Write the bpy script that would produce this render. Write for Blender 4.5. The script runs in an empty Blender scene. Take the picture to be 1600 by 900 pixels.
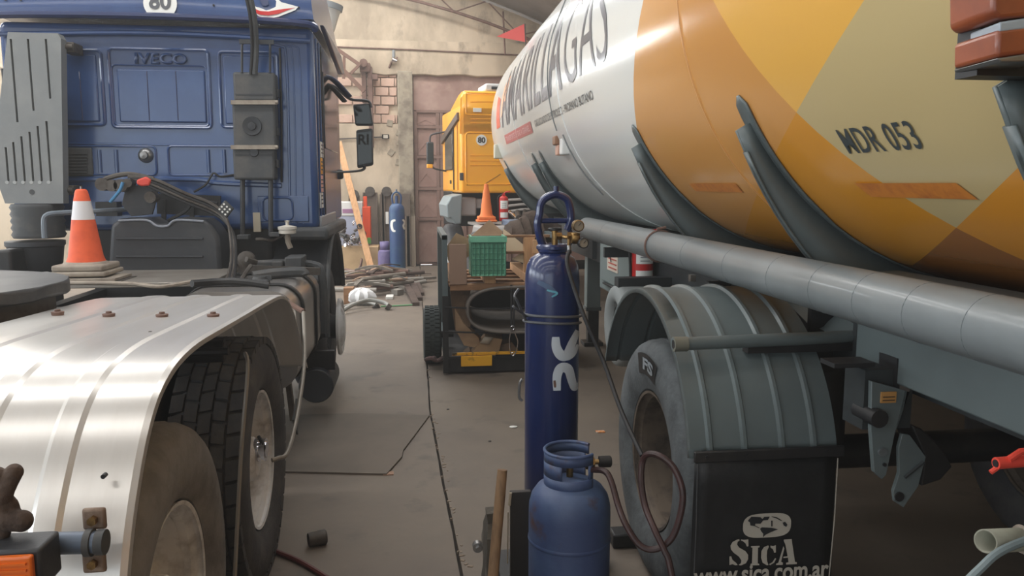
import bpy, bmesh, math, random
from mathutils import Vector, Matrix
sc = bpy.context.scene
COL = sc.collection
R = math.radians
random.seed(7)
# ------------------------------------------------------------------ camera
F_PX, VPX, VPY, EYE = 1220.0, 648.0, 289.0, 1.70
pitch = math.atan((450 - VPY) / F_PX)
yaw = math.atan((800 - VPX) / F_PX * math.cos(pitch))
FW = Vector((math.sin(yaw) * math.cos(pitch), math.cos(yaw) * math.cos(pitch), -math.sin(pitch)))
RT = Vector((math.cos(yaw), -math.sin(yaw), 0))
UP = RT.cross(FW)
cam_d = bpy.data.cameras.new('camera'); cam = bpy.data.objects.new('camera', cam_d); COL.objects.link(cam)
M = Matrix((RT, UP, -FW)).transposed().to_4x4(); M.translation = Vector((0, 0, EYE)); cam.matrix_world = M
cam_d.sensor_width = 36; cam_d.lens = F_PX / 1600 * 36; cam_d.clip_start = 0.05
sc.camera = cam
# ------------------------------------------------------------------ world, exposure, light strengths
w = bpy.data.worlds.new('sky'); sc.world = w; w.use_nodes = True
w.node_tree.nodes['Background'].inputs[0].default_value = (0.75, 0.85, 1, 1)
w.node_tree.nodes['Background'].inputs[1].default_value = 1.0
vol = w.node_tree.nodes.new('ShaderNodeVolumeScatter')      # thin dust haze in the air of the hall
vol.inputs['Density'].default_value = .0075; vol.inputs['Color'].default_value = (1, .97, .93, 1); vol.inputs['Anisotropy'].default_value = .3
w.node_tree.links.new(vol.outputs[0], w.node_tree.nodes['World Output'].inputs['Volume'])
sc.view_settings.view_transform = 'Standard'; sc.view_settings.look = 'None'
sc.view_settings.gamma = 1; sc.view_settings.exposure = 0.0; sc.view_settings.use_curve_mapping = False
SKYLIGHT = 16.0      # strength of the translucent roof sheets
SKYLIGHT_DIM = 6.5   # weaker sheets over the front bays, dimmed to keep the foreground dark
SIDE_WINDOW = 8.0    # strength of the daylight in the left wall windows
REAR_FILL = 1.3     # strength of the fill panel added unseen behind the camera

def at(px, py, Y=None, x=None, z=None):
    """surveyed point of the place: the sight line through a photo pixel met with the plane y=Y, x=x or z=z"""
    d = FW + RT * (px - 800) / F_PX + UP * (450 - py) / F_PX
    if Y is not None: t = Y / d.y
    elif x is not None: t = x / d.x
    else: t = (z - EYE) / d.z
    return Vector((0, 0, EYE)) + d * t
def V(*a): return Vector(a)
# ------------------------------------------------------------------ materials
MATS = {}
def lin(c):
    return tuple(((v / 12.92) if v <= .04045 else ((v + .055) / 1.055) ** 2.4) for v in c)
def mat(name, col, rough=.5, metal=0., col2=None, nscale=6., lo=.45, hi=.65, bump=0., bscale=60., coat=0., emit=0., stretch=None, col3=None, n3=1.2, lo3=.5, hi3=.7, trans=0., spec=.5):
    """col/col2/col3 are sRGB 0..1"""
    if name in MATS: return MATS[name]
    m = bpy.data.materials.new(name); m.use_nodes = True; nt = m.node_tree; N = nt.nodes; L = nt.links
    b = N['Principled BSDF']
    b.inputs['Roughness'].default_value = rough; b.inputs['Metallic'].default_value = metal
    b.inputs['Base Color'].default_value = (*lin(col), 1); b.inputs['Specular IOR Level'].default_value = spec
    if coat: b.inputs['Coat Weight'].default_value = coat; b.inputs['Coat Roughness'].default_value = .12
    if trans: b.inputs['Transmission Weight'].default_value = trans
    if emit:
        b.inputs['Emission Color'].default_value = (*lin(col), 1); b.inputs['Emission Strength'].default_value = emit
    if col2 or bump:
        tc = N.new('ShaderNodeTexCoord'); mp = N.new('ShaderNodeMapping'); L.new(tc.outputs['Object'], mp.inputs[0])
        if stretch: mp.inputs['Scale'].default_value = stretch
    prev = None
    def layer(c2, sc_, l, h, prev, seed):
        nz = N.new('ShaderNodeTexNoise'); nz.noise_dimensions = '4D'; nz.inputs['W'].default_value = seed
        nz.inputs['Scale'].default_value = sc_; nz.inputs['Detail'].default_value = 7; nz.inputs['Roughness'].default_value = .62
        L.new(mp.outputs[0], nz.inputs['Vector'])
        mr = N.new('ShaderNodeMapRange'); mr.inputs['From Min'].default_value = l; mr.inputs['From Max'].default_value = h
        L.new(nz.outputs[0], mr.inputs[0])
        mx = N.new('ShaderNodeMix'); mx.data_type = 'RGBA'
        L.new(mr.outputs[0], mx.inputs['Factor'])
        if prev is None: mx.inputs['A'].default_value = (*lin(col), 1)
        else: L.new(prev, mx.inputs['A'])
        mx.inputs['B'].default_value = (*lin(c2), 1)
        return mx.outputs['Result']
    if col2: prev = layer(col2, nscale, lo, hi, prev, 1.3)
    if col3: prev = layer(col3, n3, lo3, hi3, prev, 5.1)
    if prev is not None: L.new(prev, b.inputs['Base Color'])
    if bump:
        nb = N.new('ShaderNodeTexNoise'); nb.inputs['Scale'].default_value = bscale; nb.inputs['Detail'].default_value = 5
        L.new(mp.outputs[0], nb.inputs['Vector'])
        bp = N.new('ShaderNodeBump'); bp.inputs['Strength'].default_value = bump; bp.inputs['Distance'].default_value = .01
        L.new(nb.outputs[0], bp.inputs['Height']); L.new(bp.outputs[0], b.inputs['Normal'])
    MATS[name] = m
    return m
navy = mat('navy_paint', (.175, .28, .47), .25, 0, (.215, .325, .51), 3, .5, .75, coat=.5)
navy_dk = mat('navy_trim', (.13, .19, .36), .35, coat=.3)
greyplas = mat('grey_plastic', (.50, .515, .52), .6, 0, (.54, .55, .55), 4, bump=.15, bscale=300)
blackplas = mat('black_plastic', (.19, .20, .22), .5, 0, (.30, .30, .30), 3, .5, .8, bump=.1, bscale=250)
darkplas = mat('dark_dusty_plastic', (.27, .28, .29), .65, 0, (.36, .35, .34), 5)
black = mat('black_paint', (.10, .10, .11), .5, 0, (.2, .19, .18), 8, .5, .8)
rubber = mat('tyre_rubber', (.27, .27, .28), .8, 0, (.38, .37, .355), 7, .45, .75, bump=.2, bscale=80)
rubber_dusty = mat('dusty_tyre_rubber', (.52, .51, .50), .85, 0, (.40, .39, .385), 5, .42, .62, bump=.2, bscale=60, stretch=(1, 1, 1))
rubber_grey = mat('grey_tyre_rubber', (.36, .38, .39), .8, 0, (.27, .285, .295), 9, .42, .62, bump=.25, bscale=60)
alu = mat('bright_aluminium', (.84, .83, .815), .28, .5, (.78, .765, .745), 2.2, .4, .8, stretch=(6, 1, 1))
alu_dust = mat('dusty_aluminium', (.62, .60, .57), .5, .5, (.52, .49, .46), 3, .4, .7)
steel = mat('bare_steel', (.55, .55, .55), .35, .8, (.4, .38, .36), 12)
chrome = mat('chrome', (.85, .85, .87), .12, 1)
rimwhite = mat('dusty_white_rim', (.92, .92, .92), .55, .1, (.45, .42, .39), 6, .5, .75)
rimbrown = mat('rusty_brown_rim', (.42, .37, .32), .7, .1, (.25, .22, .20), 9)
tgrey = mat('trailer_grey_paint', (.365, .405, .41), .42, 0, (.32, .355, .36), 3, .4, .7, coat=.15)
tgrey_lt = mat('pale_trailer_paint', (.50, .55, .55), .45)
tgrey_dk = mat('trailer_underframe_paint', (.17, .19, .20), .6, 0, (.12, .13, .13), 5)
cylblue = mat('dark_blue_cylinder_paint', (.09, .15, .33), .28, .0, (.13, .19, .35), 6, .55, .8, coat=.4, bump=.06, bscale=30)
gasblue = mat('worn_blue_bottle_paint', (.23, .29, .44), .5, 0, (.30, .38, .51), 3, .45, .65, col3=(.30, .22, .22), n3=9, lo3=.57, hi3=.70, bump=.12, bscale=40)
purple = mat('faded_purple_paint', (.42, .38, .55), .6, 0, (.5, .46, .6), 8)
brass = mat('brass', (.60, .48, .30), .35, .9, (.35, .28, .2), 20)
hose_blk = mat('black_hose', (.12, .12, .13), .55)
hose_brn = mat('brown_red_hose', (.23, .14, .14), .45, 0, (.17, .11, .11), 20)
orange = mat('cone_orange', (.93, .38, .20), .6, 0, (.85, .33, .17), 8)
conewhite = mat('cone_white_band', (.88, .87, .88), .5)
conebase = mat('dusty_cone_base', (.62, .58, .53), .8, 0, (.5, .46, .42), 8)
white = mat('white_paint', (.86, .86, .85), .5)
sticker = mat('white_sticker', (.92, .92, .90), .4)
redp = mat('red_paint', (.80, .15, .14), .4, coat=.3)
redp2 = mat('red_plastic', (.85, .28, .22), .5)
blackink = mat('black_ink', (.09, .09, .1), .5)
charcoal = mat('charcoal_ink', (.27, .29, .34), .4, coat=.2)
yellow = mat('yellow_cab_paint', (1., .71, .16), .35, 0, (1., .66, .13), 2, coat=.4)
dglass = mat('dark_glass', (.10, .11, .11), .08, 0, coat=.5)
wood = mat('pallet_wood', (.60, .45, .32), .8, 0, (.48, .34, .24), 4, stretch=(1, 6, 6), bump=.3, bscale=40)
wood_lt = mat('light_wood', (.80, .62, .45), .75, 0, (.70, .52, .36), 4, stretch=(8, 8, 1))
handlewood = mat('handle_wood', (.52, .41, .30), .7, 0, (.40, .31, .23), 9, stretch=(6, 6, 1), bump=.1)
card = mat('cardboard', (.66, .55, .43), .85, 0, (.58, .47, .37), 4)
card_dk = mat('old_cardboard', (.47, .38, .30), .85, 0, (.36, .29, .23), 5)
greencr = mat('green_crate_plastic', (.42, .68, .56), .5, 0, (.50, .75, .62), 5)
rollgrey = mat('grey_rubber_sheet', (.44, .41, .38), .7, 0, (.36, .33, .31), 5)
rust = mat('rusty_brown_steel', (.46, .36, .32), .75, .2, (.36, .26, .22), 7)
scrapgrey = mat('scrap_metal_grey', (.36, .34, .32), .6, .4, (.26, .23, .21), 9)
amber = mat('amber_lens', (.88, .42, .10), .2, 0, (.75, .32, .08), 12, coat=.6)
amber_dk = mat('dusty_orange_lens', (.58, .29, .15), .4, 0, (.46, .23, .15), 5, coat=.3)
glove_m = mat('brown_leather', (.33, .27, .23), .9, 0, (.24, .19, .16), 14, bump=.5, bscale=90)
plasticbag = mat('white_plastic_bag', (.90, .90, .90), .45)
soil = mat('dark_brown_burlap', (.33, .27, .23), .95, 0, (.26, .21, .18), 9, bump=.6, bscale=60)

# ------------------------------------------------------------------ mesh builder
WL = {}
def empty(name, loc, label=None, cat=None, group=None, rz=0):
    o = bpy.data.objects.new(name, None); COL.objects.link(o); o.empty_display_size = .1
    o.location = loc; o.rotation_euler.z = rz; WL[o.name] = Vector(loc) if not rz else Vector((0, 0, 0))
    if label: o['label'] = label
    if cat: o['category'] = cat
    if group: o['group'] = group
    return o
class MB:
    def __init__(s): s.v = []; s.f = []; s.sm = []
    def add(s, vs, fs, smooth=True):
        n = len(s.v); s.v += [Vector(p) for p in vs]; s.f += [tuple(i + n for i in f) for f in fs]; s.sm += [smooth] * len(fs); return s
    def box(s, a, b, rot=None, piv=None):
        x0, y0, z0 = a; x1, y1, z1 = b
        vs = [V(x, y, z) for z in (z0, z1) for y in (y0, y1) for x in (x0, x1)]
        if rot is not None:
            c = Vector(piv) if piv is not None else (Vector(a) + Vector(b)) / 2
            vs = [c + rot @ (p - c) for p in vs]
        return s.add(vs, [(0, 2, 3, 1), (4, 5, 7, 6), (0, 1, 5, 4), (2, 6, 7, 3), (0, 4, 6, 2), (1, 3, 7, 5)], False)
    def bar(s, p, q, w, h, up=(0, 0, 1)):
        p, q = Vector(p), Vector(q); d = (q - p).normalized(); u = Vector(up)
        if abs(d.dot(u)) > .98: u = V(0, 1, 0)
        r = d.cross(u).normalized(); u = r.cross(d)
        vs = [e + r * a * w / 2 + u * b * h / 2 for e in (p, q) for a, b in ((-1, -1), (1, -1), (1, 1), (-1, 1))]
        return s.add(vs, [(3, 2, 1, 0), (4, 5, 6, 7), (0, 1, 5, 4), (1, 2, 6, 5), (2, 3, 7, 6), (3, 0, 4, 7)], False)
    def lathe(s, prof, c=(0, 0, 0), ax='z', n=32, cap=True):
        """prof: list of (radius, height) ; axis through c"""
        c = Vector(c); vs = []
        for r, h in prof:
            for k in range(n):
                a = 2 * math.pi * k / n; p, q = r * math.cos(a), r * math.sin(a)
                vs.append(c + (V(p, q, h) if ax == 'z' else V(h, p, q) if ax == 'x' else V(q, h, p)))
        fs = [(i * n + k, i * n + (k + 1) % n, (i + 1) * n + (k + 1) % n, (i + 1) * n + k) for i in range(len(prof) - 1) for k in range(n)]
        if cap: fs += [tuple(reversed(range(n))), tuple(range((len(prof) - 1) * n, len(prof) * n))]
        return s.add(vs, fs)
    def cyl(s, p, q, r, r2=None, n=16):
        return s.tube([p, q], r, n, r2=r2)
    def tube(s, pts, r, n=8, smooth=0, closed=False, r2=None, flat=1., cap=True):
        pts = [Vector(p) for p in pts]
        if smooth: pts = spline(pts, smooth, closed)
        m = len(pts); vs = []; nrm = None
        for i, p in enumerate(pts):
            if closed: d = pts[(i + 1) % m] - pts[i - 1]
            else: d = pts[min(i + 1, m - 1)] - pts[max(i - 1, 0)]
            if d.length < 1e-9: d = V(0, 0, 1)
            d.normalize()
            if nrm is None:
                nrm = d.cross(V(0, 0, 1))
                if nrm.length < .05: nrm = d.cross(V(0, 1, 0))
                nrm.normalize()
            else:
                nrm = (nrm - d * nrm.dot(d)); nrm.normalize()
            b = d.cross(nrm)
            rr = r if r2 is None else r + (r2 - r) * i / (m - 1)
            for k in range(n):
                a = 2 * math.pi * (k + .5) / n
                vs.append(p + nrm * math.cos(a) * rr + b * math.sin(a) * rr * flat)
        mm = m if closed else m - 1
        fs = [(i * n + k, i * n + (k + 1) % n, ((i + 1) % m) * n + (k + 1) % n, ((i + 1) % m) * n + k) for i in range(mm) for k in range(n)]
        if not closed and cap: fs += [tuple(reversed(range(n))), tuple(range((m - 1) * n, m * n))]
        return s.add(vs, fs)
    def prism(s, poly, d):
        """poly: list of 3D points (planar), extruded by vector d"""
        n = len(poly); poly = [Vector(p) for p in poly]; d = Vector(d)
        vs = poly + [p + d for p in poly]
        fs = [tuple(range(n)), tuple(reversed(range(n, 2 * n)))] + [(i, i + n, (i + 1) % n + n, (i + 1) % n) for i in range(n)]
        return s.add(vs, fs, False)
    def grid(s, rows, closed=False):
        m, n = len(rows), len(rows[0]); vs = [p for r in rows for p in r]
        fs = [(i * n + k, i * n + k + 1, (i + 1) * n + k + 1, (i + 1) * n + k) for i in range(m - 1) for k in range(n - 1)]
        if closed: fs += [(i * n + n - 1, i * n, (i + 1) * n, (i + 1) * n + n - 1) for i in range(m - 1)]
        return s.add(vs, fs)
    def blob(s, c, r, n=10):
        c = Vector(c); rx, ry, rz = (r, r, r) if not hasattr(r, '__len__') else r
        rows = []
        for i in range(n + 1):
            t = math.pi * i / n
            rows.append([c + V(rx * math.sin(t) * math.cos(2 * math.pi * k / (n + 4)), ry * math.sin(t) * math.sin(2 * math.pi * k / (n + 4)), rz * math.cos(t)) for k in range(n + 4)])
        return s.grid(rows, True)
    def rrect(s, x0, x1, z0, z1, y, rc, rad, flat=1., n=6):
        """rounded rectangular bead in the plane y"""
        return s.tube(rr_path(x0, x1, z0, z1, y, rc), rad, n, closed=True, flat=flat)
    def build(s, name, m, parent=None, label=None, cat=None, group=None, kind=None, bevel=0, solid=0, angle=35, seg=2, local=False):
        me = bpy.data.meshes.new(name)
        if s.v:
            lo = [min(p[i] for p in s.v) for i in range(3)]; hi = [max(p[i] for p in s.v) for i in range(3)]
        else: lo = hi = [0, 0, 0]
        c = Vector([(a + b) / 2 for a, b in zip(lo, hi)])
        if parent is None: c.z = lo[2]
        me.from_pydata([tuple(p - c) for p in s.v], [], s.f); me.update()
        bm = bmesh.new(); bm.from_mesh(me)
        bmesh.ops.recalc_face_normals(bm, faces=bm.faces); bm.to_mesh(me); bm.free()
        me.polygons.foreach_set('use_smooth', [True] * len(me.polygons))
        try: me.set_sharp_from_angle(angle=R(angle))
        except Exception: pass
        for mm in (m if isinstance(m, (list, tuple)) else [m]): me.materials.append(mm)
        o = bpy.data.objects.new(name, me); COL.objects.link(o)
        if parent is not None:
            o.parent = parent; o.location = c - WL.get(parent.name, V(0, 0, 0)); WL[o.name] = c.copy()
        else: o.location = c; WL[o.name] = c.copy()
        if bevel:
            b = o.modifiers.new('bevel', 'BEVEL'); b.width = bevel; b.segments = seg; b.limit_method = 'ANGLE'; b.angle_limit = R(40)
        if solid:
            b = o.modifiers.new('solid', 'SOLIDIFY'); b.thickness = solid; b.offset = 0
        if label: o['label'] = label
        if cat: o['category'] = cat
        if group: o['group'] = group
        if kind: o['kind'] = kind
        return o
def spline(pts, k, closed=False):
    out = []; n = len(pts)
    rng = range(n) if closed else range(n - 1)
    for i in rng:
        if closed: p0, p1, p2, p3 = pts[i - 1], pts[i], pts[(i + 1) % n], pts[(i + 2) % n]
        else: p0, p1, p2, p3 = pts[max(i - 1, 0)], pts[i], pts[i + 1], pts[min(i + 2, n - 1)]
        for j in range(k):
            t = j / k
            out.append(.5 * ((2 * p1) + (p2 - p0) * t + (2 * p0 - 5 * p1 + 4 * p2 - p3) * t * t + (3 * p1 - p0 - 3 * p2 + p3) * t ** 3))
    if not closed: out.append(pts[-1])
    return out
def rr_path(x0, x1, z0, z1, y, rc, k=4):
    out = []
    for cx, cz, a0 in ((x1 - rc, z1 - rc, 0), (x0 + rc, z1 - rc, 90), (x0 + rc, z0 + rc, 180), (x1 - rc, z0 + rc, 270)):
        for j in range(k + 1):
            a = R(a0 + 90 * j / k); out.append(V(cx + rc * math.cos(a), y, cz + rc * math.sin(a)))
    return out
def rbox(a, b, name, m, parent, bev=.01, seg=2, **k):
    return MB().box(a, b).build(name, m, parent, bevel=bev, seg=seg, **k)
def boolcut(o, mb):
    """carve the builder's solids out of o (the cutter is discarded)"""
    c = mb.build('cutter', None if False else [], None)
    bpy.context.view_layer.update()
    md = o.modifiers.new('cut', 'BOOLEAN'); md.object = c; md.solver = 'EXACT'
    dg = bpy.context.evaluated_depsgraph_get(); dg.update()
    me = bpy.data.meshes.new_from_object(o.evaluated_get(dg)); o.modifiers.clear(); o.data = me
    bpy.data.objects.remove(c)
TXT = {}
def text_mesh(s, bold=0., shear=0., cuts=0, space=1.):
    key = (s, bold, shear, space)
    if key not in TXT:
        cu = bpy.data.curves.new('t', 'FONT'); cu.body = s; cu.size = 1; cu.offset = bold; cu.shear = shear; cu.resolution_u = 4; cu.space_character = space
        cu.fill_mode = 'FRONT'
        o = bpy.data.objects.new('t', cu); COL.objects.link(o)
        dg = bpy.context.evaluated_depsgraph_get(); dg.update()
        me = bpy.data.meshes.new_from_object(o.evaluated_get(dg))
        vs = [tuple(v.co) for v in me.vertices]; fs = [tuple(p.vertices) for p in me.polygons]
        bpy.data.objects.remove(o); bpy.data.curves.remove(cu); bpy.data.meshes.remove(me)
        TXT[key] = (vs, fs)
    return TXT[key]
def fit_flat(vs, fs, u0, u1, v0, v1, fn, depth=0, cut=0):
    """scale a flat mesh into the (u,v) window, slice it every cut metres, and lay it on a surface through fn(u,v,h)"""
    ax = min(p[0] for p in vs); bx = max(p[0] for p in vs); ay = min(p[1] for p in vs); by = max(p[1] for p in vs)
    bm = bmesh.new()
    bv = [bm.verts.new((u0 + (p[0] - ax) / (bx - ax) * (u1 - u0), v0 + (p[1] - ay) / (by - ay) * (v1 - v0), 0)) for p in vs]
    for f in fs:
        try: bm.faces.new([bv[i] for i in f])
        except ValueError: pass
    if cut:
        k = min(v0, v1)
        while k < max(v0, v1):
            bmesh.ops.bisect_plane(bm, geom=bm.verts[:] + bm.edges[:] + bm.faces[:], plane_co=(0, k, 0), plane_no=(0, 1, 0)); k += cut
    bmesh.ops.triangulate(bm, faces=[f for f in bm.faces if len(f.verts) > 4])
    bm.verts.ensure_lookup_table(); bm.verts.index_update()
    mb = MB(); mb.add([fn(v.co.x, v.co.y, 0) for v in bm.verts], [[v.index for v in f.verts] for f in bm.faces]); bm.free()
    return mb
def text_on(s, u0, u1, v0, v1, fn, cut=0, **k):
    vs, fs = text_mesh(s, **k); return fit_flat(vs, fs, u0, u1, v0, v1, fn, cut=cut)
def disc(c, r, m, name, parent, ax='y', t=.002, n=24, **k):
    mb = MB(); mb.lathe([(r, -t), (r, 0)], c, ax, n); return mb.build(name, m, parent, **k)
def copy_tree(o, parent=None):
    c = o.copy(); COL.objects.link(c); c.parent = parent
    for ch in [q for q in bpy.data.objects if q.parent == o]: copy_tree(ch, c)
    return c
# ------------------------------------------------------------------ the building
floor_m = mat('concrete_floor', (.475, .43, .38), .62, 0, (.40, .36, .325), .9, .38, .66, bump=.12, bscale=25, col3=(.34, .31, .285), n3=3.2, lo3=.56, hi3=.72)
wall_m = mat('stained_plaster', (.78, .715, .625), .9, 0, (.60, .545, .47), .8, .42, .64, bump=.4, bscale=9, stretch=(1, 1, .55), col3=(.50, .45, .39), n3=2.6, lo3=.54, hi3=.72)
pil_m = mat('crumbling_concrete', (.62, .58, .51), .95, 0, (.47, .43, .38), 4, .45, .62, bump=.8, bscale=14)
brick_m = mat('hollow_brick', (.78, .66, .59), .9, 0, (.72, .60, .52), 5, bump=.4, bscale=40)
roof_m = mat('grey_roof_sheet', (.66, .65, .64), .8, 0, (.58, .57, .56), 2)
door_m = mat('rusty_pink_door_sheet', (.63, .52, .48), .65, .1, (.55, .43, .39), 1.6, .4, .65, col3=(.68, .58, .53), n3=3.)
doorfr_m = mat('door_frame_steel', (.52, .42, .38), .65, .1, (.46, .36, .32), 5)
XL, XR, YF, YB = -11.0, 4.8, -8.0, 16.65
AXC, AR, APK = -3.1, 15.0, 6.2
def roofz(x): return APK - AR + math.sqrt(AR * AR - (x - AXC) ** 2)
crack = [(0.08, YB), (0.081, 14.8), (0.085, 10), (0.089, 5.8), (0.13, 4.5), (0.177, 3.25), (0.24, 1.5), (0.6, YF)]
fl = MB().box((XL, YF, -.2), (XR, YB, -.03)).build('floor', mat('joint_dirt', (.2, .18, .16), .95), kind='structure')
def jag(side):
    out = []
    for (a, b), (c, d) in zip(crack[:-1], crack[1:]):
        n = max(2, int(abs(d - b) / .18))
        for i in range(n):
            t = i / n; out.append((a + (c - a) * t + side * (.004 + random.random() * .006), b + (d - b) * t))
    out.append((crack[-1][0] + side * .01, YF)); return out
for side in (-1, 1):
    e = jag(side); xo = XL if side < 0 else XR
    rows = [[V(xo, y, 0), V(x, y, 0), V(x, y, -.03)] for x, y in e]
    MB().grid(rows).build('slab', floor_m, fl)
random.seed(3)
g = MB()
for i in range(70):
    y = 3.3 + random.random() ** 1.6 * 9; t = 0
    for (a, b), (c, d) in zip(crack[:-1], crack[1:]):
        if d <= y <= b: t = a + (c - a) * (b - y) / (b - d)
    sz = random.uniform(.006, .016)
    o_ = random.gauss(.012, .012); g.box((t + o_, y, -.01), (t + o_ + sz, y + sz * 1.5, .003), Matrix.Rotation(random.random() * 3, 3, 'Z'))
g.build('joint_crumbs', mat('crumb', (.55, .49, .43), .9), fl, kind='stuff')
# back wall: with the door opening, the recessed brick field
wb = MB()
wb.box((XL, YB, 0), (-1.55, YB + .3, 4.0)); wb.box((-1.55, YB, 0), (-.30, YB + .3, 2.95))
wb.box((-1.55, YB + .07, 2.95), (-.30, YB + .3, 4.0))
wb.box((3.9, YB, 0), (XR, YB + .3, 4.0))
back = wb.build('wall_back', wall_m, kind='structure')
MB().box((-.32, YB - .06, 0), (-.01, YB + .25, 4.02)).build('pilaster', pil_m, back, bevel=.02)
# lintel beam with ragged bottom
rows = []
for i in range(60):
    x = XL + (XR - XL) * i / 59; zb = 3.94 + random.uniform(-.02, .02)
    rows.append([V(x, YB - .05, 4.62), V(x, YB - .05, zb + .02), V(x, YB - .03, zb), V(x, YB + .3, zb)])
MB().grid(rows).build('lintel_beam', wall_m, back)
MB().box((XL, YB, 4.6), (XR, YB + .3, 6.6)).build('gable', wall_m, back)
MB().tube([(XL, YB - .06, 4.63), (0, YB - .07, 4.44), (XR, YB - .06, 4.30)], .014, 6).build('conduit', rust, back)
random.seed(11)
bz = 2.97; r_ = 0; bshare = None
while bz < 3.9:
    x = -1.52 - (r_ % 2) * .12
    while x < -.36:
        wd = .27
        if x > -1.56 and random.random() > .12:
            b = MB().box((x, YB - .0 + random.uniform(-.012, .012), bz), (min(x + wd, -.34), YB + .10, bz + .165)).build('brick', brick_m, back, bevel=.008, seg=1)
        x += wd + .018
    bz += .185; r_ += 1
tz = mat('grey_mortar', (.60, .56, .50), .95)
for k in range(5):
    x = random.uniform(-.55, -.34)
    MB().box((x, YB - .02, 2.9 - k * .2), (x + .12, YB + .02, 3.0 - k * .2 + .03), Matrix.Rotation(random.random(), 3, 'Y')).build('plaster_patch', pil_m, back, bevel=.01)
# door with frames
dr = empty('door_1', (2, YB + .1, 0)); dr['kind'] = 'structure'
MB().box((-.3, YB + .14, 0), (4.0, YB + .2, 4.1)).build('door_back', door_m, dr)
dz = [.02, .98, 1.62, 2.28, 2.90, 3.22]
rbox((0.0, YB + .06, 3.24), (3.9, YB + .10, 3.96), 'lintel_sheet', door_m, dr, .004)
cols = [(.04, .46), (.58, 1.02), (1.10, 1.98), (2.06, 2.9), (2.98, 3.84)]
for (a, b) in cols:
    for z0, z1 in zip(dz[:-1], dz[1:]):
        if z0 > 2.8 and False: continue
        rbox((a, YB + .10, z0 + .04), (b, YB + .12, z1 - .03), 'panel', door_m, dr, .004)
        d = MB(); d.bar((a, YB + .1, z0 + .05), ((a + b) / 2, YB + .094, (z0 + z1) / 2), .012, .02); d.bar((b, YB + .1, z0 + .05), ((a + b) / 2, YB + .094, (z0 + z1) / 2), .012, .02)
        d.build('crease', door_m, dr)
for xx in (0.0, .46, .54, 1.02, 1.98, 2.9, 3.84):
    rbox((xx, YB + .05, .02), (xx + .07, YB + .12, 3.22), 'stile', doorfr_m, dr, .004)
for z in dz[1:]:
    rbox((0.05, YB + .045, z - .03), (3.9, YB + .12, z + .03), 'rail', doorfr_m, dr, .004)
for x0, x1 in ((.1, .34), (.5, 1.3)):
    rbox((x0, YB + .12, .0), (x1, YB + .125, .012), 'daylight_gap', mat('daylight', (1, 1, 1), emit=1.5), dr, 0)
# other walls
MB().box((XR, YF, 0), (XR + .3, YB + .3, 4.3)).build('wall_right', wall_m, kind='structure')
wl = MB(); wl.box((XL - .3, YF, 0), (XL, YB + .3, 1.8)); wl.box((XL - .3, YF, 3.7), (XL, YB + .3, 4.6))
for i in range(6): wl.box((XL - .3, YF + i * 4.9, 1.8), (XL, YF + i * 4.9 + .8, 3.7))
wl.build('wall_left', wall_m, kind='structure')
skl = mat('daylit_translucent_sheet', (1, .995, .985), emit=SKYLIGHT)
skl_dim = mat('dimmed_translucent_sheet', (1, .99, .975), emit=SKYLIGHT_DIM)  # same sheets with less glow, to darken the near floor and wheels
wnl = mat('daylit_window', (.93, .97, 1), emit=SIDE_WINDOW)
for i in range(5):
    y = YF + .8 + i * 4.9
    wn = MB().box((XL - .2, y, 1.8), (XL - .18, y + 4.1, 3.7)).build('window_%d' % (i + 1), wnl, kind='structure')
    for j in range(5): MB().box((XL - .17, y + j * 1.0, 1.8), (XL - .12, y + j * 1.0 + .05, 3.7)).build('mullion', doorfr_m, wn)
wf = MB(); wf.box((XL, YF - .3, 0), (-9.5, YF, 4.5)); wf.box((-1.0, YF - .3, 0), (XR, YF, 4.5)); wf.box((XL, YF - .3, 4.3), (XR, YF, 6.7))
wf.build('wall_front', wall_m, kind='structure')
MB().box((-9.5, YF - .25, 0), (-1.0, YF - .2, 4.3)).build('window_6', mat('rear_fill_glow', (.93, .97, 1), emit=REAR_FILL), kind='structure')  # glowing panel added in an unseen opening, to light the tractor from behind
# arched roof
rows = []
nx = 40
for j in range(2):
    y = YF - .3 if j == 0 else YB + .3
    rows.append([V(XL - .3 + (XR - XL + .6) * i / nx, y, roofz(XL - .3 + (XR - XL + .6) * i / nx)) for i in range(nx + 1)])
ceil = MB().grid(rows).build('ceiling', roof_m, kind='structure', solid=.04)
def roof_strip(x0, x1, y0, y1, name, m, dz=-.06, **k):
    rows = [[V(x0 + (x1 - x0) * i / 8, y, roofz(x0 + (x1 - x0) * i / 8) + dz) for i in range(9)] for y in (y0, y1)]
    return MB().grid(rows).build(name, m, **k)
n = 7
for (x0, x1, y0, y1) in [(-9.2, 1.0, 14.6, 15.3), (-9.2, .6, 11.9, 12.5), (-9.2, .6, 8.4, 8.95), (-9.2, .6, 4.2, 4.7), (-9.2, .6, .9, 1.4), (-9.2, .6, -2.6, -2.1), (-9.2, .6, -5.8, -5.3)]:
    roof_strip(x0, x1, y0, y1, 'window_%d' % n, skl if y0 > 4 else skl_dim, kind='structure'); n += 1
MB().box((-6.4, YB - .02, 3.34), (-2.0, YB - .01, 3.60)).build('window_%d' % n, mat('daylit_strip_window', (.97, .99, 1), emit=22), kind='structure'); n += 1
def truss(y, nm):
    top = [V(x, y, roofz(x) - .10) for x in [XL + i * (XR - XL) / 24 for i in range(25)]]
    bot = [V(p.x, y, p.z - .42) for p in top]
    t = MB().tube(top, .03, 6).build(nm, roof_m, kind='structure')
    MB().tube(bot, .03, 6).build('bottom_chord', rust, t)
    for i in range(0, 24):
        a, b = (top[i], bot[i + 1]) if i % 2 else (bot[i], top[i + 1])
        MB().cyl(a, b, .014, n=5).build('web_bar', rust, t)
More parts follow.
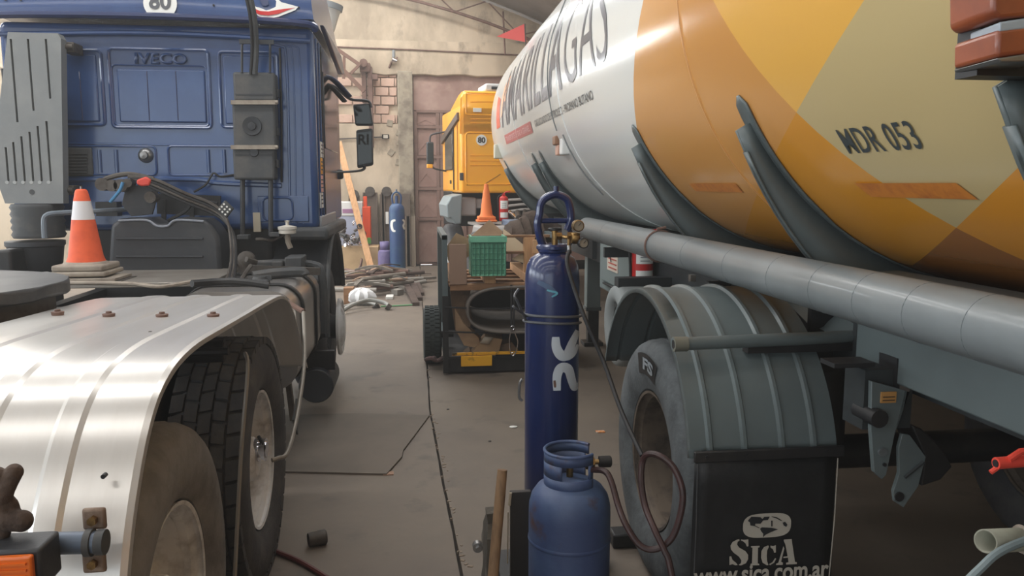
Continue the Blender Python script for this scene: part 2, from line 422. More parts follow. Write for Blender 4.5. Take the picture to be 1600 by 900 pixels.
for i, y in enumerate((16.3, 11.0, 5.5, 0)): truss(y, 'trim_%d' % (i + 1))
MB().tube([at(786, 18, 16.4), at(789, 85, 16.4)], .02, 6).build('trim_5', rust, kind='structure')
# ------------------------------------------------------------------ wheels
def ytyre(r=.52, w=.145):
    return [(.292, -w * .62), (.305, -w * .8), (.34, -w * .93), (.40, -w), (.455, -w * .97), (.49, -w * .9), (.507, -w * .8), (r, -w * .6), (r, w * .6), (.507, w * .8), (.49, w * .9), (.455, w * .97), (.40, w), (.34, w * .93), (.305, w * .8), (.292, w * .62)]
def wheel(root, c, side, tm, rm, tread=False, dish=True, hub=None, w=.145, scale=1.0, n=56, deep=False):
    """side=+1: the outer face looks to +x"""
    c = Vector(c)
    # outer dual: rim lip at the face, disc set deep inside
    f = side
    pr = [(.285, f * w * .78), (.297, f * w * .80), (.292, f * w * .66), (.27, f * w * .55), (.262, f * w * .1), (.25, -f * .03), (.215, -f * .045), (.20, -f * .03), (.13, -f * .02), (.12, -f * .01)]
    if deep: pr = [(.285, f * w * .78), (.297, f * w * .80), (.292, f * w * .66), (.27, f * w * .55), (.262, f * w * .1), (.255, -f * .10), (.215, -f * .12), (.13, -f * .10), (.0, -f * .10)]
    if not dish: pr = [(.285, f * w * .78), (.297, f * w * .80), (.292, f * w * .66), (.268, f * w * .5), (.262, f * w * .3), (.24, f * w * .3), (.20, f * w * .6), (.14, f * w * .62), (.12, f * w * .5)]
    rim = MB().lathe([(r * scale, h) for r, h in pr], c, 'x', n, cap=False)
    rim.lathe([(.262 * scale, -f * w * .7), (.262 * scale, f * w * .4)], c, 'x', n, cap=False)
    ro = rim.build('wheel', rm, root)
    ty = MB().lathe([(r * scale, h) for r, h in ytyre(w=w)], c, 'x', n, cap=False)
    if not tread:
        # three circumferential grooves as real steps are too fine here: shoulder rings
        for h in (-.045, 0, .045): ty.lathe([(.5205 * scale, h - .014), (.524 * scale, h - .01), (.524 * scale, h + .012), (.5205 * scale, h + .016)], c, 'x', n, cap=False)
    ty.build('tyre', tm, ro)
    hb = MB()
    hz = -f * .115 if deep else -f * .02 if dish else f * w * .25
    hb.lathe([(.135, hz), (.13, hz + f * .03), (.10, hz + f * .035), (.095, hz + f * .10), (.07, hz + f * .12), (.0, hz + f * .12)], c, 'x', 24, cap=False)
    for k in range(10):
        a = 2 * math.pi * k / 10; p = c + V(hz, .165 * math.cos(a), .165 * math.sin(a))
        hb.cyl(p - V(.01 * f, 0, 0), p + V(.03 * f, 0, 0), .013, n=6)
    hb.build('hub', hub or rm, ro)
    hl = MB()
    for k in range(8):
        a = 2 * math.pi * (k + .5) / 8; p = c + V((-f * .0295 if dish else f * w * .68), .222 * math.cos(a), .222 * math.sin(a))
        hl.cyl(p, p + V(f * .006, 0, 0), .017, n=10)
    hl.build('hand_holes', black, ro, kind='stuff')
    if tread:
        tb = MB(); nb = 38
        for row, (h0, h1) in enumerate([(-.132, -.085), (-.076, -.030), (-.022, .022), (.030, .076), (.085, .132)]):
            for k in range(nb):
                a0 = 2 * math.pi * (k + (row % 2) * .45) / nb; a1 = a0 + 2 * math.pi / nb * .84
                r0, r1 = .50, .534 if row in (1, 2, 3) else .530
                sk = .004 * (1 if row % 2 else -1)
                vs = []
                for rr in (r0, r1):
                    for hh, s_ in ((h0, -sk), (h1, sk)):
                        for a in (a0, a1):
                            aa = a + s_ / rr
                            vs.append(c + V(hh, rr * math.cos(aa), rr * math.sin(aa)))
                tb.add(vs, [(0, 1, 3, 2), (4, 6, 7, 5), (0, 4, 5, 1), (2, 3, 7, 6), (0, 2, 6, 4), (1, 5, 7, 3)], False)
        tb.build('tread_blocks', tm, ro, kind='stuff')
    return ro
def ring(mb, c, r, t, ax='y', n=24): # small torus
    c = Vector(c); pts = []
    for k in range(n):
        a = 2 * math.pi * k / n; p, q = r * math.cos(a), r * math.sin(a)
        pts.append(c + (V(p, 0, q) if ax == 'y' else V(p, q, 0) if ax == 'z' else V(0, p, q)))
    return mb.tube(pts, t, 6, closed=True)
# ------------------------------------------------------------------ blue tractor unit
T = empty('tractor_unit', (-1.85, 5.0, 0), 'dark blue tractor truck seen from behind, with bright metal rear fender', 'truck')
YC = 6.15
def cx(px, y=YC): return at(px, 200, y).x
def cz(py, px=250, y=YC): return at(px, py, y).z
x0c, x1c = -2.93, -.735
# cab body
cab = MB()
sec = [(x0c, 1.36), (x0c + .02, 2.86), (x1c - .02, 2.86), (x1c, 1.36)]
cab.box((x0c, YC, 1.36), (x1c, YC + 1.95, 2.86))
cab.build('cab', navy, T, bevel=.05, seg=4)
# high roof with overhanging lip
rf = MB(); rows = []
for y, zt in ((YC - .10, 2.93), (YC - .09, 3.02), (YC - .02, 3.16), (YC + .12, 3.42), (YC + .5, 3.62), (YC + 1.3, 3.5), (YC + 1.95, 3.0)):
    ins = max(0, (zt - 2.93)) * .12; row = []
    prof = [(x0c - .02, 2.90), (x0c - .02 + ins, zt - .03), (x0c + .06 + ins, zt), ((x0c + x1c) / 2, zt + .03), (x1c - .06 - ins, zt), (x1c + .02 - ins, zt - .03), (x1c + .02, 2.90)]
    rows.append([V(a, y, b) for a, b in prof])
rf.grid(rows); rf.add(rows[0] + [V(x0c - .02, YC - .08, 2.88), V(x1c + .02, YC - .08, 2.88)], [(0, 1, 2, 3, 4, 5, 6)])
rf.add([V(x0c - .02, YC - .1, 2.90), V(x1c + .02, YC - .1, 2.90), V(x1c + .02, YC + 1.95, 2.9), V(x0c - .02, YC + 1.95, 2.9)], [(0, 1, 2, 3)])
roof = rf.build('high_roof', navy, T, angle=50)
def rooffn(u, v, h): # back slope of the roof, v = height
    pts = [(2.91, -.10), (3.02, -.09), (3.16, -.02), (3.42, .12)]
    v_ = v - .03 * max(0, 1 - abs(u + 1.83) / 1.05)
    for (a, b), (c, d) in zip(pts[:-1], pts[1:]):
        if v_ <= c: return V(u, YC + b + (d - b) * (max(v_, a) - a) / (c - a) - .008, v)
    return V(u, YC + .12, v)
MB().tube([V(x0c - .02, YC - .07, 2.84), V(x0c + .1, YC - .12, 2.875), V(-1.85, YC - .15, 2.885), V(x1c - .1, YC - .12, 2.87), V(x1c + .03, YC - .07, 2.83)], .03, 8, smooth=6, flat=.8).build('roof_lip', navy_dk, T)
MB().tube([V(x0c + .02, YC - .02, 2.76), V(-1.85, YC - .03, 2.79), V(x1c - .02, YC - .02, 2.76)], .018, 8, smooth=6).build('rear_gutter', navy, T)
for px in (22, 45, 340, 470): disc(rooffn(at(px, 25, YC).x, 2.98, 0), .008, black, 'rivet', roof)
# speed disc
c80 = at(252, 6, YC - .08)
def dfn(c):
    return lambda u, v, h: rooffn(c.x + u, c.z + v, h) - V(0, .003, 0)
def flatdisc(r, fn, n=32):
    mb = MB(); rr = [0, r * .35, r * .7, r]
    return mb.grid([[fn(q * math.cos(2 * math.pi * k / n), q * math.sin(2 * math.pi * k / n), 0) for k in range(n)] for q in rr], True)
flatdisc(.115, dfn(c80)).build('speed_disc', sticker, T)
text_on('80', -.075, .075, -.045, .07, lambda u, v, h: dfn(c80)(u, v, h) - V(0, .004, 0), bold=.03, cut=.03).build('speed_number', mat('grey_ink', (.35, .36, .38), .5), T)
# red and white swoosh decal
def poly_on(pts, fn, nsub=1):
    return MB().add([fn(u, v, 0) for u, v in pts], [tuple(range(len(pts)))])
cs = at(425, 15, YC - .08); sfn = dfn(cs)
def strip_on(fn, top, bot):
    return MB().grid([[fn(u, v, 0) for u, v in top], [fn(u, v, 0) for u, v in bot]])
strip_on(sfn, [(-.14, .13), (-.08, .13), (.0, .12), (.07, .05), (.19, .02)], [(-.13, -.02), (-.09, -.055), (-.02, -.07), (.05, -.055), (.17, -.005)]).build('white_swoosh', sticker, T)
strip_on(lambda u, v, h: sfn(u, v, h) - V(0, .003, 0), [(-.145, .01), (-.08, -.018), (-.02, -.02), (.05, -.005), (.17, .012)], [(-.12, -.03), (-.08, -.045), (-.02, -.048), (.05, -.035), (.12, -.005)]).build('red_swoosh', redp, T)
strip_on(lambda u, v, h: sfn(u, v, h) - V(0, .003, 0), [(-.10, .10), (-.05, .12), (-.03, .12)], [(-.06, .02), (-.035, .02), (-.02, .03)]).build('blue_tick', navy_dk, T)
# pressed frames on the rear wall
YS = YC - .004
def frame(x0, y0, x1, y1, rc=.03, rad=.012, nm='pressed_frame', m=navy, yy=YS):
    a, b = at(x0, y1, YC), at(x1, y0, YC)
    return MB().rrect(a.x, b.x, a.z, b.z, yy, rc, rad, flat=1).build(nm, m, T)
def plate(x0, y0, x1, y1, t=.012, nm='pressed_panel', m=navy, y=YC, bev=.012, **k):
    a, b = at(x0, y1, YC), at(x1, y0, YC)
    return rbox((a.x, y - t, a.z), (b.x, y + .01, b.z), nm, m, T, bev, seg=3, **k)
frame(177, 79, 325, 199); plate(188, 110, 320, 191); frame(180, 104, 323, 196, rad=.007)
frame(100, 79, 157, 195); plate(100, 85, 150, 190); frame(347, 83, 433, 199); plate(353, 88, 428, 194)
for px in (125, 230, 275):
    a, b = at(px, 112, YC), at(px, 188, YC); MB().cyl(V(a.x, YC - .012, a.z), V(a.x, YC - .012, b.z), .004, n=6).build('panel_rib', navy_dk, T)
a, b = at(212, 100, YC), at(292, 84, YC)
t = text_on('IVECO', a.x, b.x, a.z, b.z, lambda u, v, h: V(u, YC - .008, v), bold=.03, space=1.05).build('pressed_lettering', navy, T, solid=.02, label='raised lettering pressed in the blue cab wall', bevel=.002)
t['label'] = 'raised maker lettering pressed in the blue cab wall'
frame(106, 229, 243, 273, rad=.008); frame(265, 229, 370, 274, rad=.008)
for px in (155, 181, 325, 350):
    a, b = at(px, 234, YC), at(px, 270, YC); MB().tube([V(a.x, YC - .004, a.z), V(a.x, YC - .004, b.z)], .013, 8).build('pressed_rib', navy, T)
MB().tube([at(100, 224, YC), at(440, 229, YC)], .007, 6).build('body_crease', navy, T)
MB().tube([at(104, 280, YC), at(300, 280, YC), at(340, 286, YC), at(440, 290, YC)], .02, 8, smooth=5).build('body_crease', navy, T)
# right hand corner seams, lower window-like pressing
for px, r in ((447, .010), (457, .006), (468, .006)):
    MB().tube([at(px - 40, 69, YC), at(px - 8, 72, YC), at(px, 90, YC), at(px + 4, 200, YC), at(px + 6, 350, YC)], r, 6, smooth=6).build('corner_seam', navy, T)
a, b = at(404, 347, YC), at(482, 306, YC)
MB().box((a.x, YC - .012, a.z), (b.x, YC, b.z)).build('step_pressing', navy, T, bevel=.01)
frame(412, 309, 457, 344, rc=.04, rad=.009, yy=YC - .016)
plate(397, 332, 407, 362, t=.02, nm='old_sticker', m=mat('peeling_paper', (.78, .74, .66), .8), bev=.001)
# vent grille
g0 = plate(105, 231, 144, 275, t=.02, nm='vent_grille', m=darkplas)
for i in range(7):
    a, b = at(109, 240 + i * 4.8, YC), at(139, 240 + i * 4.8, YC)
    MB().bar((a.x, YC - .028, a.z), (b.x, YC - .028, b.z), .016, .010).build('slat', darkplas, g0)
k0 = at(228, 243, YC)
MB().lathe([(.055, 0), (.052, -.015), (.04, -.03), (.03, -.035), (.026, -.055), (.0, -.06)], (k0.x, YC, k0.z), 'y', 24, cap=False).build('rear_knob', steel, T)
# side of the cab: door seams, window, stickers, mirrors
sx = x1c + .004
rbox((sx - .01, YC + .55, 2.0), (sx + .004, YC + 1.6, 2.62), 'side_window', dglass, T, .01)
MB().tube([V(sx, YC + .42, 1.45), V(sx, YC + .42, 2.75), V(sx, YC + .5, 2.8)], .008, 6).build('door_seam', black, T)
for yy, r in ((.3, .01), (.12, .008)): MB().tube([V(sx, YC + yy, 1.4), V(sx, YC + yy, 2.8)], r, 6).build('side_seam', navy, T)
for y0, y1, mm in ((222, 246, sticker), (247, 272, mat('amber_sticker', (.95, .66, .12), .5)), (274, 300, mat('pink_sticker', (.93, .70, .66), .5)), (301, 325, sticker)):
    q = at(502, y0, x=sx); q2 = at(502, y1, x=sx)
    s_ = rbox((sx - .002, q.y - .09, q2.z), (sx + .005, q.y + .09, q.z), 'side_sticker', mm, T, .001)
    for j in range(3): rbox((sx + .005, q.y - .06, q2.z + .03 + j * .03), (sx + .007, q.y + .06, q2.z + .04 + j * .03), 'print_line', blackink, s_, 0)
rbox((sx - .01, YC + .05, 1.36), (sx + .01, YC + 1.2, 1.46), 'sill_strip', mat('silver_paint', (.66, .67, .69), .4, .3), T, .01)
MB().prism([V(sx + .03, YC + .1, 2.9), V(sx + .03, YC + 1.5, 2.9), V(sx + .05, YC + 1.6, 2.74), V(sx + .05, YC + 1.3, 2.70)], (.04, 0, 0)).build('side_deflector', navy_dk, T, bevel=.01)
# mirror arms and mirrors at y about 8
YM = 8.0
MB().tube([at(500, 125, 7.2), at(530, 140, 7.6), at(548, 155, YM), at(575, 158, YM), at(580, 168, YM)], .022, 8, smooth=6, flat=.6).build('mirror_arm', darkplas, T)
MB().tube([at(503, 268, 7.4), at(530, 269, 7.7), at(565, 266, YM), at(570, 258, YM)], .02, 8, smooth=6, flat=.6).build('mirror_arm', darkplas, T)
MB().tube([at(498, 118, 7.0), at(520, 124, 7.1), at(545, 150, 7.3)], .035, 10, smooth=5, flat=.5).build('wind_fin', navy_dk, T)
MB().tube([at(498, 132, 7.0), at(515, 134, 7.1), at(538, 158, 7.3)], .03, 10, smooth=5, flat=.5).build('wind_fin', darkplas, T)
def mirror(p0, p1, p2, p3):
    q = [at(*p, YM) for p in (p0, p1, p2, p3)]
    h = MB().prism(q, (0, .10, 0)).build('mirror_housing', darkplas, T, bevel=.02, seg=3)
    c = sum(q, V(0, 0, 0)) / 4
    gl = [c + (p - c) * .84 + V(0, -.004, 0) for p in q]
    MB().prism(gl, (0, .01, 0)).build('mirror_glass', mat('mirror_glass', (.16, .18, .18), .06, .3), h); return h
m1 = mirror((551, 163), (578, 161), (583, 196), (555, 196))
m2 = mirror((556, 203), (582, 200), (583, 258), (558, 263))
a, b = at(560, 226, YM), at(576, 210, YM)
text_on('RI', a.x, b.x, a.z, b.z, lambda u, v, h: V(u, YM - .012, v), bold=.02).build('mirror_letters', blackink, m2)
MB().box(at(518, 280, 7.9) - V(0, .05, 0), at(536, 265, 7.9) + V(0, .05, 0)).build('kerb_mirror', darkplas, T, bevel=.02)
MB().tube([at(512, 150, 7.6), at(516, 200, 7.8), at(522, 265, 7.9)], .008, 6).build('door_rail', black, T)
# air intake snorkel
YA = 5.86
so = [(12, 50), (90, 52), (95, 60), (99, 318), (8, 318), (-4, 285), (-2, 170)]
sn = MB().prism([V(at(x, y, YA).x, YA, at(x, y, YA).z) for x, y in so], (0, .09, 0)).build('air_intake', greyplas, T)
cut = MB()
for px, y0, y1 in ((22, 61, 191), (48, 61, 173), (75, 61, 154), (76, 189, 283), (62, 197, 283), (49, 206, 283), (36, 213, 283), (23, 222, 283), (11, 230, 283)):
    a, b = at(px - 1.5, y1, YA), at(px + 1.5, y0, YA)
    xm = (a.x + b.x) / 2; cut.box((xm - .007, YA - .05, a.z), (xm + .007, YA + .03, b.z))
boolcut(sn, cut)
sn.data.polygons.foreach_set('use_smooth', [False] * len(sn.data.polygons))
MB().box(V(x0c + .1, YA + .09, 1.7), V(x0c + .22, YC, 2.5)).build('intake_duct', blackplas, T)
for px in (76, 62, 49, 36, 23, 11): disc(at(px, 285, YA), .012, mat('pale_plug', (.66, .67, .67), .6), 'plug', sn)
disc(at(50, 300, YA), .018, darkplas, 'clip', sn)
for py in (75, 297):
    q = at(112, py, 6.0); MB().box(q - V(.05, .04, .035), q + V(.03, .12, .035)).cyl(q - V(.03, .06, 0), q + V(.03, -.05, 0), .02, n=10).build('mounting_clamp', scrapgrey, T, bevel=.006)
bl = MB(); q = at(60, 345, YA + .1); pr = []
for i in range(11): pr.append((.16 + (.012 if i % 2 else 0), -.12 + i * .024))
bl.lathe(pr, (q.x, q.y, q.z), 'z', 28); bl.build('rubber_bellows', darkplas, T, angle=60)
q = at(57, 398, YA + .1)
MB().lathe([(.0, -.13), (.13, -.13), (.165, -.06), (.18, .06), (.19, .07), (.19, .1), (.0, .1)], q, 'z', 28, cap=False).build('intake_bowl', blackplas, T)
MB().tube([at(70, 372, 5.6), at(69, 345, 5.6), at(74, 336, 5.6), at(90, 333, 5.62), at(150, 330, 5.75), at(200, 327, 5.9)], .018, 8, smooth=5).build('bracket_tube', mat('blue_grey_bar', (.42, .46, .50), .5), T)
# left chassis bits below intake
MB().box(at(0, 470, 5.6), at(50, 385, 5.9)).build('left_step_box', black, T, bevel=.02)
MB().box(V(-3.0, 5.2, .5), V(-2.5, 5.9, 1.0)).build('left_air_box', black, T, bevel=.03)
# chassis rails, cross members
for x in (-2.28, -1.46): MB().box((x - .04, 1.45, .68), (x + .04, 8.0, .95)).build('chassis_rail', black, T)
for y in (1.5, 2.75, 4.6, 5.4): MB().box((-2.26, y - .05, .7), (-1.5, y + .05, .92)).build('cross_member', black, T)
MB().box((-2.5, 6.2, .95), (-1.1, 8.0, 1.40)).build('engine_block', black, T, bevel=.03)
for y in (2.12, 3.38, 6.7): MB().cyl((-2.9, y, .51), (-.85, y, .51), .07, n=14).build('axle', black, T)
# catwalk plates
MB().box(at(100, 446, 4.95) - V(0, .0, .02), V(at(345, 440, 5.2).x, 5.75, at(345, 440, 4.95).z + .0)).build('catwalk', alu_dust, T, bevel=.005)
MB().tube([at(100, 442, 4.8), at(200, 443, 4.75), at(250, 448, 4.7), at(300, 440, 4.8), at(340, 437, 4.9)], .02, 8, smooth=5, flat=.6).build('catwalk_edge', conebase, T)
MB().box(V(-2.1, 4.3, 1.02), V(-1.55, 4.42, 1.05)).box(V(-2.1, 4.1, 1.02), V(-1.55, 4.2, 1.05)).build('chassis_step', steel, T, bevel=.004)
# black ribbed tank cover behind the cab
YT = 5.70
so = [(168, 436), (172, 352), (185, 342), (228, 341), (245, 350), (262, 350), (275, 341), (318, 343), (330, 352), (342, 370), (348, 436)]
tk0 = MB().prism([V(at(x, y, YT).x, YT, at(x, y, YT).z) for x, y in so], (0, .32, 0)).build('ribbed_cover', blackplas, T, bevel=.03, seg=4)
for py in (373, 401):
    MB().tube([at(182, py, YT - .004), at(317, py, YT - .004)], .011, 8, flat=.7).build('moulded_rib', blackplas, T)
MB().tube([at(x, y + 3, YT - .006) for x, y in so[2:8]], .008, 8, smooth=4).build('moulded_edge', mat('worn_plastic_edge', (.50, .52, .56), .35), T)
# dark air box on the right edge of the cover
MB().box(at(150, 470, 5.95), at(372, 430, 6.1)).build('rear_skirt', black, T)
# valve bracket and couplings
YV = 5.78
so = [(196, 292), (246, 285), (246, 305), (238, 335), (205, 338), (190, 320)]
MB().prism([V(at(x, y, YV).x, YV, at(x, y, YV).z) for x, y in so], (0, .02, 0)).build('valve_bracket', blackplas, T, bevel=.003)
vb = MB(); 
for px, py, r in ((163, 288, .045), (178, 290, .04), (192, 290, .045), (203, 286, .03), (238, 308, .04)):
    q = at(px, py, YV - .02); vb.cyl(q - V(0, .05, 0), q + V(0, .04, 0), r, n=12)
vb.tube([at(158, 292, YV - .03), at(165, 280, YV - .03), at(200, 272, YV - .03), at(240, 280, YV - .03)], .018, 8, smooth=5)
vb.build('valve_couplings', scrapgrey, T)
so = [(213, 281), (228, 276), (236, 281), (233, 290), (220, 291), (213, 288)]
MB().prism([V(at(x, y, YV - .1).x, YV - .1, at(x, y, YV).z) for x, y in so], (0, .05, 0)).build('red_coupling_cap', redp2, T, bevel=.01, label='red plastic coupling cap')
MB().tube([at(192, 285, YV - .1), at(187, 298, YV - .1), at(172, 316, YV - .1)], .011, 8, smooth=4).build('blue_air_tube', mat('blue_tube', (.25, .50, .68), .4), T, label='light blue air tube')
for k, dy in enumerate((0, 5, 9, 14)):
    MB().tube([at(200 + k * 4, 276 + dy * .3, YV - .08), at(240, 280 + dy, YV - .08), at(290, 302 + dy, YV - .07), at(330, 318 + dy, YV - .06), at(352, 338 + dy * .6, YV - .08), at(360 + k * 2, 370, 5.6), at(361 + k * 2.4, 410, 5.4), at(352 + k * 4, 446, 4.95)], .011, 6, smooth=6).build('air_hose', hose_blk if k % 2 else scrapgrey, T)
MB().tube([at(372, 272, YC - .05), at(345, 276, YC - .08), at(333, 271, YC - .08), at(322, 288, YC - .08), at(303, 300, YC - .08)], .008, 6, smooth=5).build('cable', hose_blk, T)
MB().tube([at(262, 345, 5.9), at(290, 330, 5.9), at(305, 315, 5.9), at(340, 318, 5.9)], .012, 6, smooth=5).build('cable', hose_blk, T)
for px in (256, 300): MB().bar(at(px, 312, 6.0), at(px, 345, 6.0), .03, .02).build('hose_post', black, T)
MB().bar(at(246, 318, 6.05), at(345, 322, 6.05), .03, .15).build('hose_rail', black, T)
MB().box(at(150, 338, 6.0), at(190, 315, 6.1)).build('bracket_box', black, T)
so = [(340, 326), (351, 313), (364, 326), (353, 341)]
dp = MB().prism([V(at(x, y, 5.55).x, 5.55, at(x, y, 5.55).z) for x, y in so], (0, .04, 0)).build('socket_plate', darkplas, T, bevel=.004)
for i in range(3):
    for j in range(3):
        q = at(351 + (i - 1) * 4.5 + (j - 1) * 3.5, 327 + (i - 1) * 4 - (j - 1) * 4, 5.545); disc(q, .007, sticker, 'contact', dp, n=8)
# exhaust/air box in the middle right of the cab wall
bx = []
YB2 = 5.98
for nm, py0, py1, m_ in (('air_box_top', 113, 158, darkplas), ('air_box_middle', 160, 232, darkplas), ('air_box_lower', 232, 281, darkplas)):
    a, b = at(365, py1, YB2), at(429 if py0 < 200 else 428, py0, YB2)
    bx.append(rbox((a.x, YB2, a.z), (b.x, YB2 + .14, b.z), nm, m_, T, .018, seg=3))
for py in (160, 230):
    a, b = at(361, py, YB2 - .01), at(433, py, YB2 - .01); MB().bar(a, b, .03, .022, up=(0, 1, 0)).cyl(b - V(.01, .02, 0), b + V(.01, -.02, 0), .012).build('strap', conebase, T)
for px in (378, 422):
    MB().tube([at(px, 113, YB2), at(px, 70, YB2), at(px + 4, 65, YB2)], .009, 6).build('box_hanger', blackplas, T)
    MB().tube([at(px + 1, 281, YB2 + .05), at(px + 1, 368, YB2 + .02)], .018, 8).build('box_stay', blackplas, T)
MB().bar(at(374, 65, YB2), at(428, 66, YB2), .02, .03).build('box_bracket', blackplas, T)
q = at(394, 197, YB2); MB().lathe([(.07, 0), (.066, -.012), (.045, -.008), (.03, -.006), (.028, -.02), (.0, -.022)], q, 'y', 24, cap=False).build('box_cap', blackplas, T)
q = at(397, 238, YB2); MB().lathe([(.035, 0), (.03, -.01), (0, -.01)], q, 'y', 20, cap=False).build('box_cap', blackplas, T)
for py in (148, 167, 237, 242): MB().bar(at(368, py, YB2), at(426, py, YB2), .004, .012).build('moulded_rib', blackplas, T)
MB().tube([at(398, 116, YB2), at(400, 70, YB2 - .04), at(396, 20, YB2 - .12), at(386, -20, YB2 - .15)], .02, 8, smooth=6).build('air_pipe', darkplas, T)
MB().tube([at(392, 116, YB2), at(394, 70, YB2 - .05), at(390, 20, YB2 - .13), at(380, -20, YB2 - .16)], .012, 8, smooth=6).build('air_pipe', hose_blk, T)
for py in (140, 200, 250): rbox(at(431, py + 12, YB2 + .04), at(437, py, YB2 + .1), 'hinge', blackplas, T, .004)
MB().tube([at(437, 75, YC - .02), at(440, 180, YC - .02), at(440, 285, YC - .02)], .008, 6).build('wiring', black, T)
# white reservoir bottle
q = at(449, 358, 5.9)
MB().lathe([(.04, -.035), (.062, -.03), (.062, -.005), (.068, 0), (.068, .018), (.03, .026), (.012, .03), (.012, .055), (.02, .06), (.0, .065)], q, 'z', 20, cap=False).build('white_reservoir', mat('white_plastic', (.82, .80, .76), .5), T)
MB().tube([at(449, 366, 5.9), at(450, 378, 5.9), at(454, 388, 5.9)], .02, 8).build('reservoir_nozzle', conebase, T)
MB().tube([at(445, 366, 5.95), at(425, 376, 5.95), at(410, 374, 5.9), at(400, 374, 5.9)], .012, 6, smooth=4).build('cable', scrapgrey, T)
rbox(at(370, 374, 5.9), at(392, 366, 6.0), 'stay_foot', darkplas, T, .003)
rbox(at(421, 370, 5.9), at(440, 362, 6.0), 'stay_foot', darkplas, T, .003)
# machinery under the cab, right
q = at(385, 405, 5.4)
MB().lathe([(.03, -.03), (.055, -.02), (.055, .02), (.03, .03)], q, 'y', 16).tube([at(376, 410, 5.4), at(384, 425, 5.4)], .04, 10).tube([at(385, 405, 5.35), at(400, 410, 5.4)], .02).build('valve_body', scrapgrey, T)
MB().box(at(445, 422, 5.7), at(479, 397, 5.95)).box(at(425, 420, 5.8), at(447, 405, 5.95)).build('valve_box', darkplas, T, bevel=.01)
MB().bar(at(365, 419, 5.6), at(500, 424, 5.6), .04, .05).build('support_rail', scrapgrey, T)
MB().tube([at(395, 432, 5.2), at(430, 427, 5.25), at(470, 425, 5.3), at(476, 430, 5.3)], .035, 8, smooth=4).build('air_line', darkplas, T)
MB().tube([at(372, 445, 4.9), at(385, 425, 5.2), at(392, 415, 5.3)], .014, 6, smooth=4).build('air_line', scrapgrey, T)
# wheel arch of the cab, right: liner + outer arch
arch = []
for i in range(13):
    a = R(178 - i * 14.0 * .95); arch.append((6.7 + .72 * math.cos(a), .52 + .80 * math.sin(a)))
rows = [[V(x, y, z) for x in (-1.25, -1.0, -.75, -.68)] for y, z in arch]
MB().grid(rows).build('front_wheel_arch', blackplas, T, solid=.03)
MB().tube([V(-.68, y, z) for y, z in arch], .022, 8).build('arch_edge', darkplas, T)
MB().prism([V(-1.3, 6.05, .98), V(-.70, 6.05, .98), V(-.70, 6.05, .55), V(-.8, 6.05, .45), V(-1.3, 6.05, .45)], (0, .05, 0)).build('arch_back_plate', blackplas, T, bevel=.01)
rbox((-1.0, 6.1, 1.28), (-.66, 7.7, 1.38), 'arch_top', darkplas, T, .03)
# fuel tank
fx0, fx1, fz0, fz1 = -1.38, -.70, .50, 1.09
def ftank(y0, y1, g=0, rc=.14):
    p0 = [V(p.x, y0, p.z) for p in rr_path(fx0 - g, fx1 + g, fz0 - g, fz1 + g, 0, rc, 6)]
    p1 = [V(p.x, y1, p.z) for p in p0]
    return p0, p1
p0, p1 = ftank(4.62, 5.75)
mb = MB(); mb.grid([p0, p1], closed=True); n_ = len(p0); mb.add(p0, [tuple(range(n_))]); mb.add(p1, [tuple(reversed(range(n_)))])
mb.build('fuel_tank', mat('scuffed_tank_aluminium', (.62, .61, .60), .33, .75, (.58, .55, .52), 4, .45, .7), T, bevel=.015, seg=3)
for y in (4.85, 5.45):
    p0, p1 = ftank(y, y + .06, .008, .145); m2_ = MB(); m2_.grid([p0, p1], closed=True); m2_.build('tank_strap', black, T, solid=.01)
q = V(-.95, 4.9, 1.09); MB().lathe([(.06, 0), (.06, .03), (.045, .04), (.04, .055), (0, .055)], q, 'z', 18, cap=False).box(q + V(-.07, -.01, .03), q + V(.07, .01, .06)).build('tank_cap', darkplas, T)
MB().tube([V(-1.3, 5.9, 1.12), V(-.78, 5.9, 1.12), V(-.69, 5.88, 1.0), V(-.69, 5.88, .6)], .03, 8, smooth=4).build('tank_end_guard', darkplas, T)
# air tank under it and bracket
MB().cyl((-.73, 5.62, .26), (-.73, 6.08, .26), .125, n=24).build('air_tank', blackplas, T, bevel=.01)
MB().box((-.88, 5.7, .36), (-.60, 5.75, .50)).build('air_tank_bracket', black, T)
MB().bar((-.78, 4.75, .52), (-.76, 4.75, .28), .03, .05).build('step_stub', scrapgrey, T)
# wheels: tandem outer + inner duals, both sides; steering wheel
wheel(T, (-.795, 3.38, .52), 1, rubber, rimwhite, tread=True)
wheel(T, (-1.12, 3.38, .52), -1, rubber, rimwhite, tread=True, n=40)
wheel(T, (-.795, 2.15, .52), 1, rubber_dusty, rimwhite)
wheel(T, (-1.12, 2.12, .52), -1, rubber_dusty, rimwhite, n=40)
for y in (2.12, 3.38):
    wheel(T, (-2.9, y, .52), -1, rubber, rimwhite, n=32)
wheel(T, (-.865, 6.7, .52), 1, rubber, black, dish=False)
MB().lathe([(.235, -.02), (.24, .0), (.22, .015), (.17, .005), (.12, .03), (0, .035)], (-.635, 6.6, .52), 'x', 36, cap=False).build('wheel_trim', rimwhite, T)
MB().cyl((-.74, 6.6, .52), (-.67, 6.6, .52), .1, n=16).build('wheel_spacer', black, T)
# bright hub adaptor with hose
q = V(-.655, 3.38, .56)
MB().cyl(q - V(.12, 0, 0), q + V(.0, 0, 0), .035, n=16).cyl(q + V(-.05, 0, 0), q + V(-.035, 0, 0), .05, n=20).cyl(q + V(-.02, 0, 0), q + V(-.005, 0, 0), .05, n=20).build('hub_adaptor', chrome, T)
MB().tube([at(404, 682, 3.38), at(411, 695, 3.35), at(412, 705, 3.35)], .008, 6, smooth=4).build('inflation_hose', hose_blk, T)
